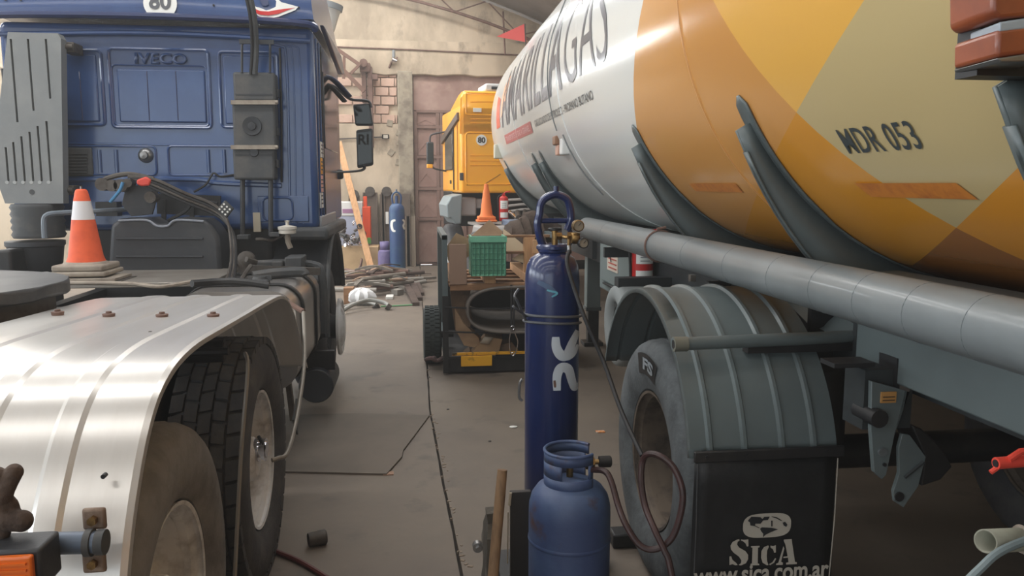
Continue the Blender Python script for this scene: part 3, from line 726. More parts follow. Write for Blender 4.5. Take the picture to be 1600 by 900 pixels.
# the metal rear fender
path = [(4.29, .72), (4.20, .80), (4.09, .905), (3.97, 1.02), (3.82, 1.125), (3.68, 1.185), (3.5, 1.218), (3.2, 1.235), (2.8, 1.25), (2.42, 1.265), (2.2, 1.272), (2.04, 1.265), (1.93, 1.245), (1.84, 1.21), (1.76, 1.15), (1.69, 1.07), (1.63, .98), (1.585, .88), (1.555, .76), (1.54, .62), (1.53, .45)]
sp = spline([V(0, y, z) for y, z in path], 4)
def nrm_at(i):
    a, b = sp[max(i - 1, 0)], sp[min(i + 1, len(sp) - 1)]; d = (b - a).normalized(); n__ = V(0, -d.z, d.y)
    return n__ if n__.z > 0 or n__.y < 0 else -n__
xs = [-1.34]
ribs = [(-1.15, -1.105), (-.97, -.925), (-.79, -.745)]
prof = [(-1.34, 0)]
for a, b in ribs: prof += [(a - .009, 0), (a + .002, .006), (b - .002, .006), (b + .009, 0)]
prof += [(-.612, 0), (-.600, -.004), (-.598, -.016)]
rows = []
for i, p in enumerate(sp):
    nn = nrm_at(i)
    if nn.z < -.3: nn = -nn
    rows.append([V(x, p.y, p.z) + nn * h for x, h in prof])
fd = MB().grid(rows).build('rear_fender', alu, T, solid=.004, angle=18)
for i, (px, py) in enumerate([(90, 487), (170, 490), (253, 491), (333, 491)]):
    q = at(px, py, z=1.262)
    MB().lathe([(.019, -.012), (.021, 0), (.010, .002), (.009, .008), (0, .009)], q, 'z', 12, cap=False).build('bolt', rust, T)
for (px, py) in [(207, 535), (235, 524)]:
    q = at(px, py, z=1.265); MB().lathe([(.007, 0), (.005, .012), (0, .013)], q, 'z', 6, cap=False).build('screw', scrapgrey, T)
q = at(162, 744, 1.66); MB().cyl(q + V(0, -.004, 0), q + V(0, .01, 0), .005).build('drilled_hole', black, T)
# tube, clamp, amber lamp at the rear end
YQ = 1.50
q = at(-60, 853, YQ); q2 = at(162, 847, YQ)
MB().cyl(q, q2, .021, n=20).build('lamp_tube', mat('blue_grey_tube', (.36, .41, .48), .4, .2), T)
q3 = at(140, 848, YQ)
MB().cyl(q2 - V(.012, 0, 0), q2 + V(.004, 0, 0), .024, n=20).cyl(q3 - V(.006, 0, 0), q3 + V(.006, 0, 0), .026, n=20).build('clamp_ring', darkplas, T)
for py in (812, 880):
    q = at(146, py, YQ + .02); MB().box(q - V(.022, 0, .022), q + V(.022, .012, .022)).build('clamp_foot', mat('rust_stained_metal', (.50, .42, .36), .6, .3, (.62, .56, .5), 30), T, bevel=.006)
    MB().cyl(q - V(0, .012, 0), q + V(0, .01, 0), .009, n=6).build('clamp_bolt', brass, T)
a, b = at(-40, 930, 1.40), at(62, 858, 1.40)
lm = MB().box((a.x, 1.40, a.z), (b.x, 1.48, b.z)).build('tail_lamp', blackplas, T, bevel=.006)
a, b = at(-30, 930, 1.39), at(50, 868, 1.39)
ln = MB().box((a.x, 1.385, a.z), (b.x, 1.40, b.z)).build('amber_lens', amber, lm, bevel=.004, label='ribbed amber lens')
for i in range(4):
    z = b.z - .012 - i * .012; MB().bar((a.x, 1.384, z), (b.x - .008, 1.384, z), .006, .004).build('lens_rib', amber, lm)
# wires / stays on the wheels
MB().tube([at(383, 552, 3.1), at(387, 580, 2.98), at(376, 720, 2.85), at(366, 920, 2.70)], .008, 6, smooth=4).build('brake_rod', mat('dusty_cable', (.55, .53, .50), .6), T)
MB().cyl((-1.1, 2.95, 1.09), (-.71, 2.95, 1.09), .042, n=20).cyl((-.712, 2.95, 1.09), (-.708, 2.95, 1.09), .034, n=20).tube([V(-.66, 2.80, 1.12), V(-1.1, 2.83, 1.11)], .014, 8).build('fender_bracket', black, T)
MB().tube([at(474, 487, 4.15), at(476, 560, 3.95), at(466, 640, 3.7), at(450, 705, 3.45), at(434, 716, 3.38), at(425, 719, 3.36)], .010, 8, smooth=6).build('fender_stay_rod', mat('dull_rod', (.58, .56, .53), .5, .4), T)
MB().tube([at(448, 472, 4.25), at(474, 487, 4.15)], .014, 8).build('stay_clamp', rust, T)
MB().prism([V(-.62, 3.84, .55), V(-.62, 3.98, .62), V(-.62, 3.95, .44)], (.01, 0, 0)).build('stay_lug', darkplas, T)
# mudguard strip between tank and arch, hose plate near fender front
MB().tube([at(300, 443, 4.2), at(340, 440, 4.3), at(375, 440, 4.3), at(420, 446, 4.3)], .02, 8, smooth=4).build('fender_front_strip', black, T)
MB().box(V(-1.3, 4.36, 1.02), V(-.75, 4.62, 1.06)).build('toolbox_lid', alu_dust, T, bevel=.01)
# fifth wheel
FWc = V(-1.88, 3.14, 1.275)
fw = MB(); n_ = 40
poly = []
for k in range(n_):
    a = 2 * math.pi * k / n_; poly.append(FWc + V(.53 * math.cos(a), .50 * math.sin(a), .012 * (k % 3 == 0)))
fw.prism(poly, (0, 0, .05)); f5 = fw.build('fifth_wheel_plate', mat('greasy_plate', (.33, .33, .33), .45, .3, (.24, .24, .25), 5), T, bevel=.008)
MB().prism([p + V(0, 0, -.11) for p in [FWc + (q - FWc) * .9 for q in poly]], (0, 0, .11)).build('fifth_wheel_skirt', scrapgrey, T)
MB().box(FWc + V(-.45, -.12, -.3), FWc + V(.45, .12, -.05)).build('fifth_wheel_pedestal', black, T, bevel=.02)
# things lying on the truck
cn = empty('traffic_cone', at(135, 428, 5.2), 'orange traffic cone with white band standing on blue tractor catwalk', 'traffic cone')
q = at(135, 410, 5.2); 
MB().box(q + V(-.165, -.165, -.075), q + V(.165, .165, -.045)).build('base', conebase, cn, bevel=.01)
MB().box(q + V(-.15, -.15, -.045), q + V(.15, .15, -.005)).lathe([(.145, -.02), (.13, .0), (.11, .01)], q, 'z', 24).build('foot', conebase, cn, bevel=.012)
MB().lathe([(.115, .0), (.10, .04), (.066, .27)], q, 'z', 32).build('body', orange, cn)
MB().lathe([(.0665, .27), (.049, .385)], q, 'z', 32, cap=False).build('white_band', conewhite, cn)
MB().lathe([(.049, .385), (.036, .445), (.03, .455), (.02, .46), (0, .46)], q, 'z', 32, cap=False).build('tip', orange, cn)
MB().cyl(q + V(0, 0, .455), q + V(0, 0, .475), .006).build('pin', steel, cn)
sl = empty('steel_plate_stack', at(160, 428, 5.05), 'stacked dusty metal plates lying in front of the orange and white cone', 'metal plates')
q = at(135, 432, 5.1)
for i in range(3): MB().box(q + V(-.2 + i * .05, -.1 + .02 * i, -.02 - i * .018), q + V(.2 + i * .03, .2, -.005 - i * .018)).build('plate', scrapgrey if i % 2 else conebase, sl)
# work glove over the tube end
gq = at(20, 842, YQ)
gb = MB()
def fing(pts, r0, r1): gb.tube(pts, r0, 10, smooth=4, r2=r1); gb.blob(pts[-1], r1 * 1.03, 8); gb.blob(pts[0], r0, 8)
G = lambda px, py, d=0: at(px, py, YQ - .03 + d)
gb.blob(G(-18, 798), (.055, .026, .042), 10)
fing([G(0, 792), G(8, 765, -.01), G(22, 738, -.015)], .018, .0155)
fing([G(-14, 785), G(-12, 755, -.01), G(-4, 742, -.015)], .017, .0145)
fing([G(-12, 808), G(12, 812, -.01), G(34, 814, -.012)], .022, .0195)
fing([G(-20, 825), G(-8, 838, -.005), G(4, 832, -.01)], .017, .014)
go = gb.build('work_glove', glove_m, label='brown leather work glove lying over the tube by the amber lamp', cat='glove')
rm = go.modifiers.new('remesh', 'REMESH'); rm.mode = 'VOXEL'; rm.voxel_size = .003; rm.use_smooth_shade = True
# ------------------------------------------------------------------ gas tank trailer
G_ = empty('tank_trailer', (2.2, 5.2, 0), 'white and golden gas tank semi-trailer with grey underframe', 'trailer')
TX, TZ, TR = 2.2, 2.52, 1.19
def tank_pt(y, v, h=0):
    a = v / TR
    return V(TX - (TR + h) * math.cos(a), y, TZ + (TR + h) * math.sin(a))
# paint: colour fields laid out in tank coordinates (y along the tank, v around it)
tm = bpy.data.materials.new('tank_paint'); tm.use_nodes = True; nt = tm.node_tree; N = nt.nodes; L = nt.links; bs = N['Principled BSDF']
bs.inputs['Roughness'].default_value = .2; bs.inputs['Coat Weight'].default_value = .3; bs.inputs['Coat Roughness'].default_value = .15
uv = N.new('ShaderNodeUVMap'); uv.uv_map = 'tank'; sp_ = N.new('ShaderNodeSeparateXYZ'); L.new(uv.outputs[0], sp_.inputs[0])
def mth(op, a, b=None):
    n_ = N.new('ShaderNodeMath'); n_.operation = op
    for i, q in enumerate((a, b)):
        if q is None: continue
        if isinstance(q, (int, float)): n_.inputs[i].default_value = q
        else: L.new(q, n_.inputs[i])
    return n_.outputs[0]
yy, vv = sp_.outputs[0], sp_.outputs[1]
def side(y0, v0, k):  # 1 where y > y0 + k (v - v0)
    return mth('GREATER_THAN', mth('SUBTRACT', yy, mth('MULTIPLY', mth('SUBTRACT', vv, v0), k)), y0)
def mixc(f, a, b):
    m_ = N.new('ShaderNodeMix'); m_.data_type = 'RGBA'; L.new(f, m_.inputs['Factor'])
    for nm, q in (('A', a), ('B', b)):
        if isinstance(q, tuple): m_.inputs[nm].default_value = (*lin(q), 1)
        else: L.new(q, m_.inputs[nm])
    return m_.outputs['Result']
sW = side(3.47, -.0145, -.93); s1 = side(2.68, -.191, .80); s2 = side(1.82, -.388, -2.14); s3 = side(1.54, -.837, -1.79)
ORB, LG, KH, DG, BR, RG = (.84, .60, .32), (.93, .71, .34), (.78, .70, .51), (.85, .58, .17), (.64, .41, .20), (.86, .58, .19)
upper = mixc(s1, mixc(s2, mixc(s3, RG, KH), LG), mixc(s2, mixc(s3, BR, DG), ORB))
col = mixc(sW, upper, (.88, .89, .88)); L.new(col, bs.inputs['Base Color'])
mb = MB(); n_ = 96; rows = []
prof = [(y, TR) for y in (-2.5, -1, 0, 1, 2, 3, 4, 5, 6, 7, 8, 9, 10.0, 10.4)]
for i in range(1, 13):
    a = math.pi / 2 * i / 12; prof.append((10.4 + .42 * math.sin(a), TR * math.cos(a) ** .82 if i < 12 else .001))
for y, r in prof:
    rows.append([V(TX - r * math.cos(2 * math.pi * k / n_ - math.pi), y, TZ + r * math.sin(2 * math.pi * k / n_ - math.pi)) for k in range(n_)])
mb.grid(rows, True); mb.add([V(TX - TR * math.cos(2 * math.pi * k / n_ - math.pi), -2.5, TZ + TR * math.sin(2 * math.pi * k / n_ - math.pi)) for k in range(n_)], [tuple(range(n_))])
tank = mb.build('tank_shell', tm, G_)
me = tank.data; uvl = me.uv_layers.new(name='tank'); wl_ = WL['tank_shell'] if 'tank_shell' in WL else V(0, 0, 0)
for p in me.polygons:
    vs_ = []
    for li in p.loop_indices:
        c = me.vertices[me.loops[li].vertex_index].co + wl_
        vs_.append(math.atan2(c.z - TZ, -(c.x - TX)) * TR)
    if max(vs_) - min(vs_) > 3: vs_ = [q if q > 0 else q + 2 * math.pi * TR for q in vs_]
    for li, q in zip(p.loop_indices, vs_):
        c = me.vertices[me.loops[li].vertex_index].co + wl_
        uvl.data[li].uv = (c.y, q)
whitep = mat('tank_white', (.88, .89, .88), .28, coat=.3)
for y, mm in ((3.02, tm), (5.62, whitep), (8.1, whitep)):
    t_ = MB(); pts = [tank_pt(y, TR * 2 * math.pi * k / 72, .0) for k in range(72)]
    t_.tube(pts, .006, 6, closed=True)
    o = t_.build('weld_seam', whitep if mm is not tm else mat('seam_gold', (.84, .61, .35), .3), G_)
dk = mat('tank_letter_ink', (.24, .26, .32), .35, coat=.2)
tf = lambda s: (lambda u, v, h: tank_pt(-u, v, .003))
fnT = lambda u, v, h: tank_pt(-u, v, .003)
text_on('AMARILLA', -9.15, -5.42, -.165, .45, fnT, cut=.05, bold=.012, space=1.04).build('lettering', dk, G_)
text_on('GAS', -5.33, -4.12, -.165, .38, fnT, cut=.05, bold=-.012).build('lettering', dk, G_)
text_on('GAS LICUADO DE PETROLEO - PROPANO BUTANO', -6.84, -4.60, -.325, -.268, fnT, cut=.05, bold=.01).build('small_lettering', mat('tank_small_ink', (.30, .32, .34), .4), G_)
pk = MB(); pk.grid([[fnT(-9.1 + 2.05 * i / 6, -.36 + .105 * j / 3, 0) for i in range(7)] for j in range(4)]); pk.build('red_strip', mat('faded_red_strip', (.78, .42, .42), .4), G_)
text_on('TRANSPORTE DE GAS A GRANEL', -9.0, -7.15, -.335, -.28, lambda u, v, h: tank_pt(-u, v, .006), cut=.05, bold=.01).build('strip_lettering', mat('pale_pink_ink', (.92, .74, .74), .4), G_)
for pts, mm in (([(9.75, -.14), (9.35, -.14), (9.35, .18), (9.7, .25)], mat('logo_red_orange', (.86, .36, .24), .4)), ([(9.25, -.05), (8.75, .05), (8.7, .38), (9.15, .30)], mat('logo_peach', (.93, .70, .55), .4))):
    a, b, c, d = pts; g = MB(); g.grid([[fnT(-(a[0] + (b[0] - a[0]) * i / 4 + ((d[0] - a[0]) * (1 - i / 4) + (c[0] - b[0]) * i / 4) * j / 4), a[1] + (b[1] - a[1]) * i / 4 + ((d[1] - a[1]) * (1 - i / 4) + (c[1] - b[1]) * i / 4) * j / 4, 0) for i in range(5)] for j in range(5)]); g.build('logo_patch', mm, G_)
text_on('MDR 053', -2.165, -1.825, -.785, -.700, fnT, cut=.03, bold=.008, space=1.08).build('tank_number', mat('number_ink', (.24, .27, .28), .45), G_)
# orange reflective stickers
def sticker_on(y0, y1, v0, v1, sk, m, nm):
    g = MB(); g.grid([[fnT(-(y0 + (y1 - y0) * i / 5) + sk * j / 2, v0 + (v1 - v0) * j / 2, 0) for i in range(6)] for j in range(3)]); return g.build(nm, m, G_)
sticker_on(2.255, 1.80, -.895, -.952, .03, mat('worn_orange_sticker', (.80, .50, .20), .45, 0, (.70, .40, .18), 20), 'reflective_sticker')
sticker_on(3.71, 3.15, -.895, -.945, .0, mat('worn_orange_sticker', (.8, .5, .2)), 'reflective_sticker')
# saddles (grey crescents hugging the tank), with a flange
def saddle(y, v_top=-.63, t=.012, wdt=.16, depth=.28, nm='saddle'):
    wdt = .05
    a0 = v_top / TR; a1 = R(-90); n_ = 16
    inner = []; outer = []
    for i in range(n_ + 1):
        a = a0 + (a1 - a0) * i / n_
        q = min(1, i / n_ * 1.0)
        inner.append(V(TX - (TR + .004) * math.cos(a), y, TZ + (TR + .004) * math.sin(a)))
        rr = TR + .06 + depth * q ** 1.25
        outer.append(V(TX - rr * math.cos(a), y, TZ + rr * math.sin(a)))
    for o_ in outer: o_.z = max(o_.z, 1.12)
    g = MB(); poly = inner + outer[::-1]
    rows = [inner, outer]
    rows2 = [[p + V(0, t, 0) for p in r] for r in rows]
    g.grid(rows); g.grid(rows2); g.grid([outer, [p + V(0, t, 0) for p in outer]])
    # wear plate on the tank
    pl = []
    for i in range(n_ + 1):
        a = a0 + R(5.0) + (a1 - a0) * (i / n_) ** 1.3; ww = .085 * min(1, (i / 1.6) ** .5 + .15) if i < 9 else .05
        pl.append([V(TX - (TR + .006) * math.cos(a), y + dx * ww, TZ + (TR + .006) * math.sin(a)) for dx in (-.5, -.2, .2, .5)])
    g.grid(pl)
    s_ = g.build(nm, tgrey, G_, solid=.006, angle=30)
    # outer flange
    fl_ = []
    for i in range(1, n_ + 1):
        fl_.append([outer[i] + V(0, d, 0) for d in (-.012, .022)])
    MB().grid(fl_).build('saddle_flange', tgrey, G_, solid=.006)
for y in (1.42, 2.66, 4.0, 7.1, 7.55, 9.9): saddle(y)
# right half of saddle reads as dark web beneath tank
for y in (1.42, 2.66, 4.0, 7.1, 9.9): MB().box((1.62, y - .04, 1.02), (2.8, y + .04, 1.34)).build('saddle_web', tgrey_dk, G_)
# chassis
for x in (1.72, 2.68): MB().box((x - .06, -2, 1.0), (x + .06, 8.8, 1.30)).build('chassis_rail', tgrey_dk, G_)
rbox((1.55, -2, 1.055), (1.70, 2.56, 1.40), 'side_beam', tgrey, G_, .006)
for y in (-1, .5, 1.9, 3.78, 5.2, 8.0): MB().box((1.7, y - .05, 1.0), (2.7, y + .05, 1.2)).build('cross_member', tgrey_dk, G_)
# long hose pipe along the tank
px_, pz_ = 1.30, 1.375
MB().lathe([(.0, 5.86), (.072, 5.855), (.08, 5.84), (.08, -1.5)], (px_, 0, pz_), 'y', 32, cap=False).build('hose_tube', mat('pipe_grey_paint', (.45, .475, .485), .4, 0, (.40, .425, .435), 3, .4, .7, coat=.2), G_)
MB().tube([V(px_ + .083 * math.cos(2 * math.pi * k / 24), 4.05, pz_ + .083 * math.sin(2 * math.pi * k / 24)) for k in range(24)], .007, 6, closed=True).cyl((px_ - .02, 4.05, pz_ + .09), (px_ + .03, 4.05, pz_ + .1), .008, n=6).build('pipe_clamp', rust, G_)
for y in (5.1, 3.5, 3.0, 2.6, 2.3, 2.05, 1.82, 1.6): MB().tube([V(px_ + .0805 * math.cos(2 * math.pi * k / 24), y, pz_ + .0802 * math.sin(2 * math.pi * k / 24)) for k in range(24)], .0008, 4, closed=True).build('pipe_seam', MATS['pipe_grey_paint'], G_)
for y in (3.35, 5.3): MB().box((px_, y - .02, 1.2), (1.7, y + .02, 1.27)).build('pipe_bracket', tgrey_dk, G_)
# wheels
wheel(G_, (1.115, 3.16, .52), -1, rubber_grey, rimbrown, hub=black, deep=True)
wheel(G_, (1.44, 3.16, .52), 1, rubber_grey, rimbrown, n=36)
MB().lathe([(r * .52, h * .85) for r, h in ytyre()], (1.40, 4.95, .78), 'x', 40, cap=False).build('spare_tyre', mat('pale_tyre', (.52, .54, .54), .8), G_)
MB().box((1.30, 4.9, .9), (1.7, 5.0, 1.1)).build('spare_carrier', tgrey_dk, G_)
for y in (3.16,):
    for x, s_ in ((2.97, -1), (3.29, 1)): wheel(G_, (x, y, .52), s_, rubber, rimbrown, n=32)
    MB().cyl((1.2, y, .52), (3.2, y, .52), .075, n=14).build('axle', black, G_)
    MB().cyl((1.78, y, .58), (1.78, y, 1.0), .09).build('suspension', black, G_)
MB().box((1.56, 2.90, .95), (2.0, 2.93, 1.36)).build('recess_shade_plate', black, G_)  # black plate added to stand for the shade in the chassis recess
# FS marking on tyre
def tyre_fn(c, side_):
    def fn(u, v, h): # u along arc (m) , v radius
        a = u / .44
        return V(c[0] + side_ * (.147), c[1] - v * math.cos(a) * -1 * math.sin(a) * 0 + v * math.sin(a), c[2] + v * math.cos(a))
    return fn
tfn = tyre_fn((1.115, 3.16, .52), -1)
g = MB(); g.grid([[tfn(-.13 + .26 * i / 8, r, 0) for i in range(9)] for r in (.375, .41, .44, .465)]); g.build('maker_patch', blackink, G_)
text_on('FS', .05, -.10, .395, .448, lambda u, v, h: tfn(u, v, 0) - V(.003, 0, 0), bold=.04).build('tyre_lettering', mat('grey_tyre_ink', (.55, .58, .60), .6), G_)
# wheel fender
def tfender(cy, cz_, r, a0, a1, nm, m=tgrey):
    prof = [(.95, -.02), (.952, 0), (1.012, 0)]
    for x in (1.024, 1.152, 1.293, 1.413): prof += [(x - .012, 0), (x - .005, .012), (x + .005, .012), (x + .012, 0)]
    prof += [(1.50, 0), (1.502, -.02)]
    rows = []
    for i in range(41):
        a = R(a0 + (a1 - a0) * i / 40)
        rows.append([V(x, cy + (r + h) * math.cos(a), cz_ + (r + h) * math.sin(a)) for x, h in prof])
    return MB().grid(rows).build(nm, m, G_, solid=.004, angle=25)
tfender(3.20, .605, .655, 168, 18, 'wheel_fender')
MB().grid([[V(1.50, 3.20 + r_ * math.cos(R(a)), .605 + r_ * math.sin(R(a))) for r_ in (.30, .65)] for a in range(168, 10, -12)]).build('fender_inner_wall', black, G_, solid=.004)
q0, q1 = V(.905, 2.72, 1.145), V(1.66, 2.74, 1.145)
q0 = at(1052, 538, 2.66); q1 = V(1.66, 2.72, q0.z)
MB().cyl(q0, q1, .024, n=20).build('fender_tube', tgrey, G_)
MB().cyl(q0, q0 + V(.05, 0, 0), .027, n=20).build('tube_sleeve', mat('worn_sleeve', (.42, .42, .38), .6, .2), G_)
MB().cyl(q0 - V(.001, 0, 0), q0 + V(.002, 0, 0), .016, n=16).build('tube_bore', blackink, G_)
MB().bar(q1 - V(.45, 0, .035), q1 - V(0, 0, .035), .05, .03).build('fender_tube_bracket', black, G_)
MB().prism([at(1222, 465, 3.35), at(1336, 497, 2.78), at(1352, 525, 2.66), at(1311, 528, 2.74), at(1262, 505, 3.0)], (.01, .01, -.01)).build('step_plate', tgrey, G_)
for x in (1.22, 1.36):
    q = V(x, 3.35, 1.27); MB().box(q, q + V(.025, .03, .03)).build('fender_lug', scrapgrey, G_)
# mud flap with print
yF = 2.545
def flap(u, v, h): return V(u, yF - .012 + .02 * math.sin(v * 4) * .5, v)
rows = [[V(.962 + (1.495 - .962) * i / 10, yF + .01 * math.sin(z * 5 + i * .5), z) for i in range(11)] for z in (.76, .65, .5, .35, .2, .12)]
MB().grid(rows).build('mud_flap', mat('black_rubber_flap', (.06, .067, .08), .55, 0, (.10, .107, .115), 6, bump=.2, bscale=30), G_, solid=.008)
rbox((.955, yF - .018, .735), (1.512, yF - .004, .775), 'flap_bar', black, G_, .004)
for i in range(4): MB().cyl((1.0 + i * .15, yF - .022, .755), (1.0 + i * .15, yF - .014, .755), .008, n=6).build('bolt', black, G_)
ff = lambda u, v, h: V(u, yF - .020, v)
pz = lambda px, py: at(px, py, yF - .02)
cream = mat('flap_print', (.66, .64, .60), .6)
a, b = pz(1160, 842), pz(1237, 800)
ecx, ecz, ew, eh = (a.x + b.x) / 2, (a.z + b.z) / 2, (b.x - a.x) / 2, (b.z - a.z) / 2
pts = [(ecx + ew * math.copysign(abs(math.cos(t)) ** .55, math.cos(t)), ecz + eh * math.copysign(abs(math.sin(t)) ** .75, math.sin(t))) for t in [2 * math.pi * k / 40 for k in range(40)]]
MB().add([ff(u, v, 0) for u, v in pts], [tuple(range(40))]).build('print_globe', cream, G_)
ink = mat('flap_ink', (.10, .11, .13), .6)
def z2(px, py): return pz(1130 + px * 200 / 1385, 770 + py * 130 / 900) - V(0, .003, 0)
for poly in ([(262, 300), (300, 255), (400, 260), (420, 280), (440, 258), (500, 255), (480, 290), (430, 295), (400, 330), (345, 330), (340, 350), (390, 375), (385, 380), (330, 355), (290, 350), (285, 315)],
             [(395, 385), (415, 370), (520, 375), (590, 392), (540, 410), (490, 432), (455, 450), (425, 478), (430, 440), (405, 410)],
             [(520, 252), (580, 262), (635, 298), (620, 300), (570, 272), (520, 258)], [(640, 320), (665, 308), (690, 340), (680, 365), (650, 350)], [(515, 298), (530, 298), (530, 360), (515, 360)]):
    MB().add([z2(*p) for p in poly], [tuple(range(len(poly)))]).build('print_continent', ink, G_)
# stencil serif word built from strokes
def stroke(pts): return MB().add([z2(*p) + V(0, .002, 0) for p in pts], [tuple(range(len(pts)))])
S_ = [(172, 500), (150, 505), (100, 530), (78, 570), (82, 610), (110, 645), (170, 690), (195, 730), (190, 760), (165, 780), (190, 785), (245, 760), (268, 715), (268, 670), (240, 630), (170, 590), (150, 560), (155, 530), (175, 515)]
stroke(S_).build('print_letter', cream, G_)
stroke([(190, 503), (225, 508), (270, 502), (272, 575), (255, 580), (240, 545), (212, 522), (192, 515)]).build('print_letter', cream, G_)
stroke([(66, 688), (85, 685), (100, 725), (140, 758), (155, 780), (130, 782), (100, 770), (66, 780)]).build('print_letter', cream, G_)
stroke([(300, 575), (392, 572), (392, 588), (375, 592), (373, 762), (388, 768), (388, 782), (294, 784), (294, 768), (310, 762), (315, 592), (300, 590)]).build('print_letter', cream, G_)
stroke([(485, 568), (440, 585), (412, 630), (408, 700), (425, 755), (470, 782), (488, 780), (475, 740), (470, 680), (475, 620), (495, 580)]).build('print_letter', cream, G_)
stroke([(510, 570), (540, 575), (568, 566), (568, 645), (550, 648), (538, 610), (510, 590)]).build('print_letter', cream, G_)
stroke([(560, 705), (572, 712), (550, 755), (505, 782), (495, 770), (530, 750)]).build('print_letter', cream, G_)
stroke([(655, 505), (740, 498), (742, 520), (775, 745), (795, 750), (795, 770), (680, 775), (680, 755), (705, 750), (700, 700), (650, 705), (650, 690), (695, 685), (672, 560), (655, 520)]).build('print_letter', cream, G_)
stroke([(650, 575), (660, 600), (625, 745), (645, 755), (642, 778), (570, 780), (572, 765), (595, 755)]).build('print_letter', cream, G_)
a, b = pz(1083, 925), pz(1295, 886)
text_on('www.sica.com.ar', a.x, b.x, at(1083, 911, yF).z, at(1083, 884, yF).z, ff, bold=.025).build('print_address', cream, G_)
MB().tube([V(1.488, yF - .016, .73), V(1.487, yF - .018, .5), V(1.478, yF - .014, .2)], .002, 4).build('flap_seam', cream, G_)
MB().tube([V(.967, yF - .016, .73), V(.968, yF - .018, .5), V(.966, yF - .014, .2)], .002, 4).build('flap_seam', darkplas, G_)
# hangers right of the wheel
hy = 2.30
def hp(px, py, y=hy): return at(px, py, y)
hang = MB().prism([hp(*p) for p in ((1362, 596), (1420, 612), (1426, 575), (1412, 640), (1398, 680), (1385, 742), (1378, 749), (1366, 738), (1361, 670))], (0, .02, 0)).build('hanger_plate', tgrey, G_, bevel=.002)
MB().prism([hp(*p, 2.31) for p in ((1402, 560), (1424, 565), (1412, 620), (1400, 620))], (0, .10, 0)).build('hanger_gusset', black, G_)
MB().box((1.33, 2.31, 1.115), (1.47, 2.40, 1.13)).build('hanger_head', black, G_)
q = hp(1375, 655, hy - .03); MB().cyl(q, q + V(.0, .12, 0), .03, n=16).build('pivot_bush', black, G_)
q = hp(1378, 706, hy - .002); MB().cyl(q - V(0, .006, 0), q + V(0, .01, 0), .014).build('pin_hole', mat('worn_pin', (.45, .47, .48), .4, .5), G_)
q = hp(1382, 726, hy - .002); MB().cyl(q - V(0, .004, 0), q + V(0, .01, 0), .006).build('pin_hole', blackink, G_)
a, b = hp(1376, 630, hy - .004), hp(1401, 612, hy - .004)
rbox((a.x, hy - .005, a.z), (b.x, hy + .001, b.z), 'warning_sticker', mat('ochre_sticker', (.68, .50, .28), .5), G_, .0005)
for k in range(2): MB().box((a.x + .006, hy - .007, a.z + .008 + k * .011), (b.x - .006, hy - .0045, a.z + .0105 + k * .011)).build('print_line', blackink, G_)
h2 = MB().prism([hp(*p) for p in ((1410, 678), (1422, 680), (1447, 714), (1435, 760), (1412, 793), (1398, 784), (1396, 768), (1405, 740), (1404, 700))], (0, .015, 0)).build('shackle_plate', tgrey, G_, bevel=.002)
MB().prism([hp(*p, hy + .02) for p in ((1446, 714), (1440, 760), (1470, 750), (1488, 730), (1480, 712), (1462, 690), (1440, 670), (1425, 665))], (0, .12, 0)).build('shackle_box', black, G_, bevel=.005)
q = hp(1405, 776, hy - .002); MB().cyl(q - V(0, .004, 0), q + V(0, .01, 0), .016).build('pin_hole', blackink, G_)
MB().tube([hp(1414, 746, hy - .005), hp(1443, 722, hy - .005)], .006, 6).build('weld_bead', tgrey_dk, G_)
MB().box((1.45, 2.33, .9), (1.62, 2.45, 1.1)).build('shackle_arm', tgrey_dk, G_)
MB().bar(hp(1414, 605), V(1.60, 2.4, 1.06), .03, .03).build('hanger_strut', scrapgrey, G_)
# discharge pipe, red coupling, grey hose at the tail
yD = 1.60
q = at(1540, 846, yD); q2 = at(1680, 838, yD + .15)
MB().lathe([(.026, -.02), (.026, .25), (.0, .25)], (0, 0, 0), 'x', 4, cap=False)
pipe = MB().tube([q, q2], .026, 24, cap=False).build('discharge_pipe', mat('cream_pipe', (.55, .55, .49), .5, 0, (.48, .47, .42), 8), G_, solid=.004)
c2 = q.lerp(q2, .38); cc = MB(); ring(cc, c2, .030, .006, 'x', 20); cc.build('pipe_clamp', conebase, G_)
MB().tube([at(1490, 930, 1.55), at(1530, 890, 1.55), at(1570, 858, 1.56), at(1660, 825, 1.6)], .010, 8, smooth=6).build('grey_hose', mat('grey_hose', (.45, .50, .51), .5), G_)
q = at(1556, 724, yD)
MB().tube([q, at(1650, 716, yD)], .014, 14).build('red_handle', redp2, G_)
MB().tube([at(1548, 738, yD), at(1562, 728, yD)], .006, 8).tube([at(1576, 718, yD - .01), at(1594, 706, yD - .01), at(1640, 700, yD)], .008, 8).build('red_lever', redp2, G_)
MB().cyl(q - V(.002, 0, 0), q + V(.002, 0, 0), .009).build('handle_bore', blackink, G_)
MB().tube([at(1660, 660, 1.7), at(1660, 860, 1.7)], .02, 8).build('pipe_support', tgrey_dk, G_)
MB().bar(at(1660, 660, 1.7), V(1.65, 1.7, 1.2), .04, .04).build('pipe_support', tgrey_dk, G_)
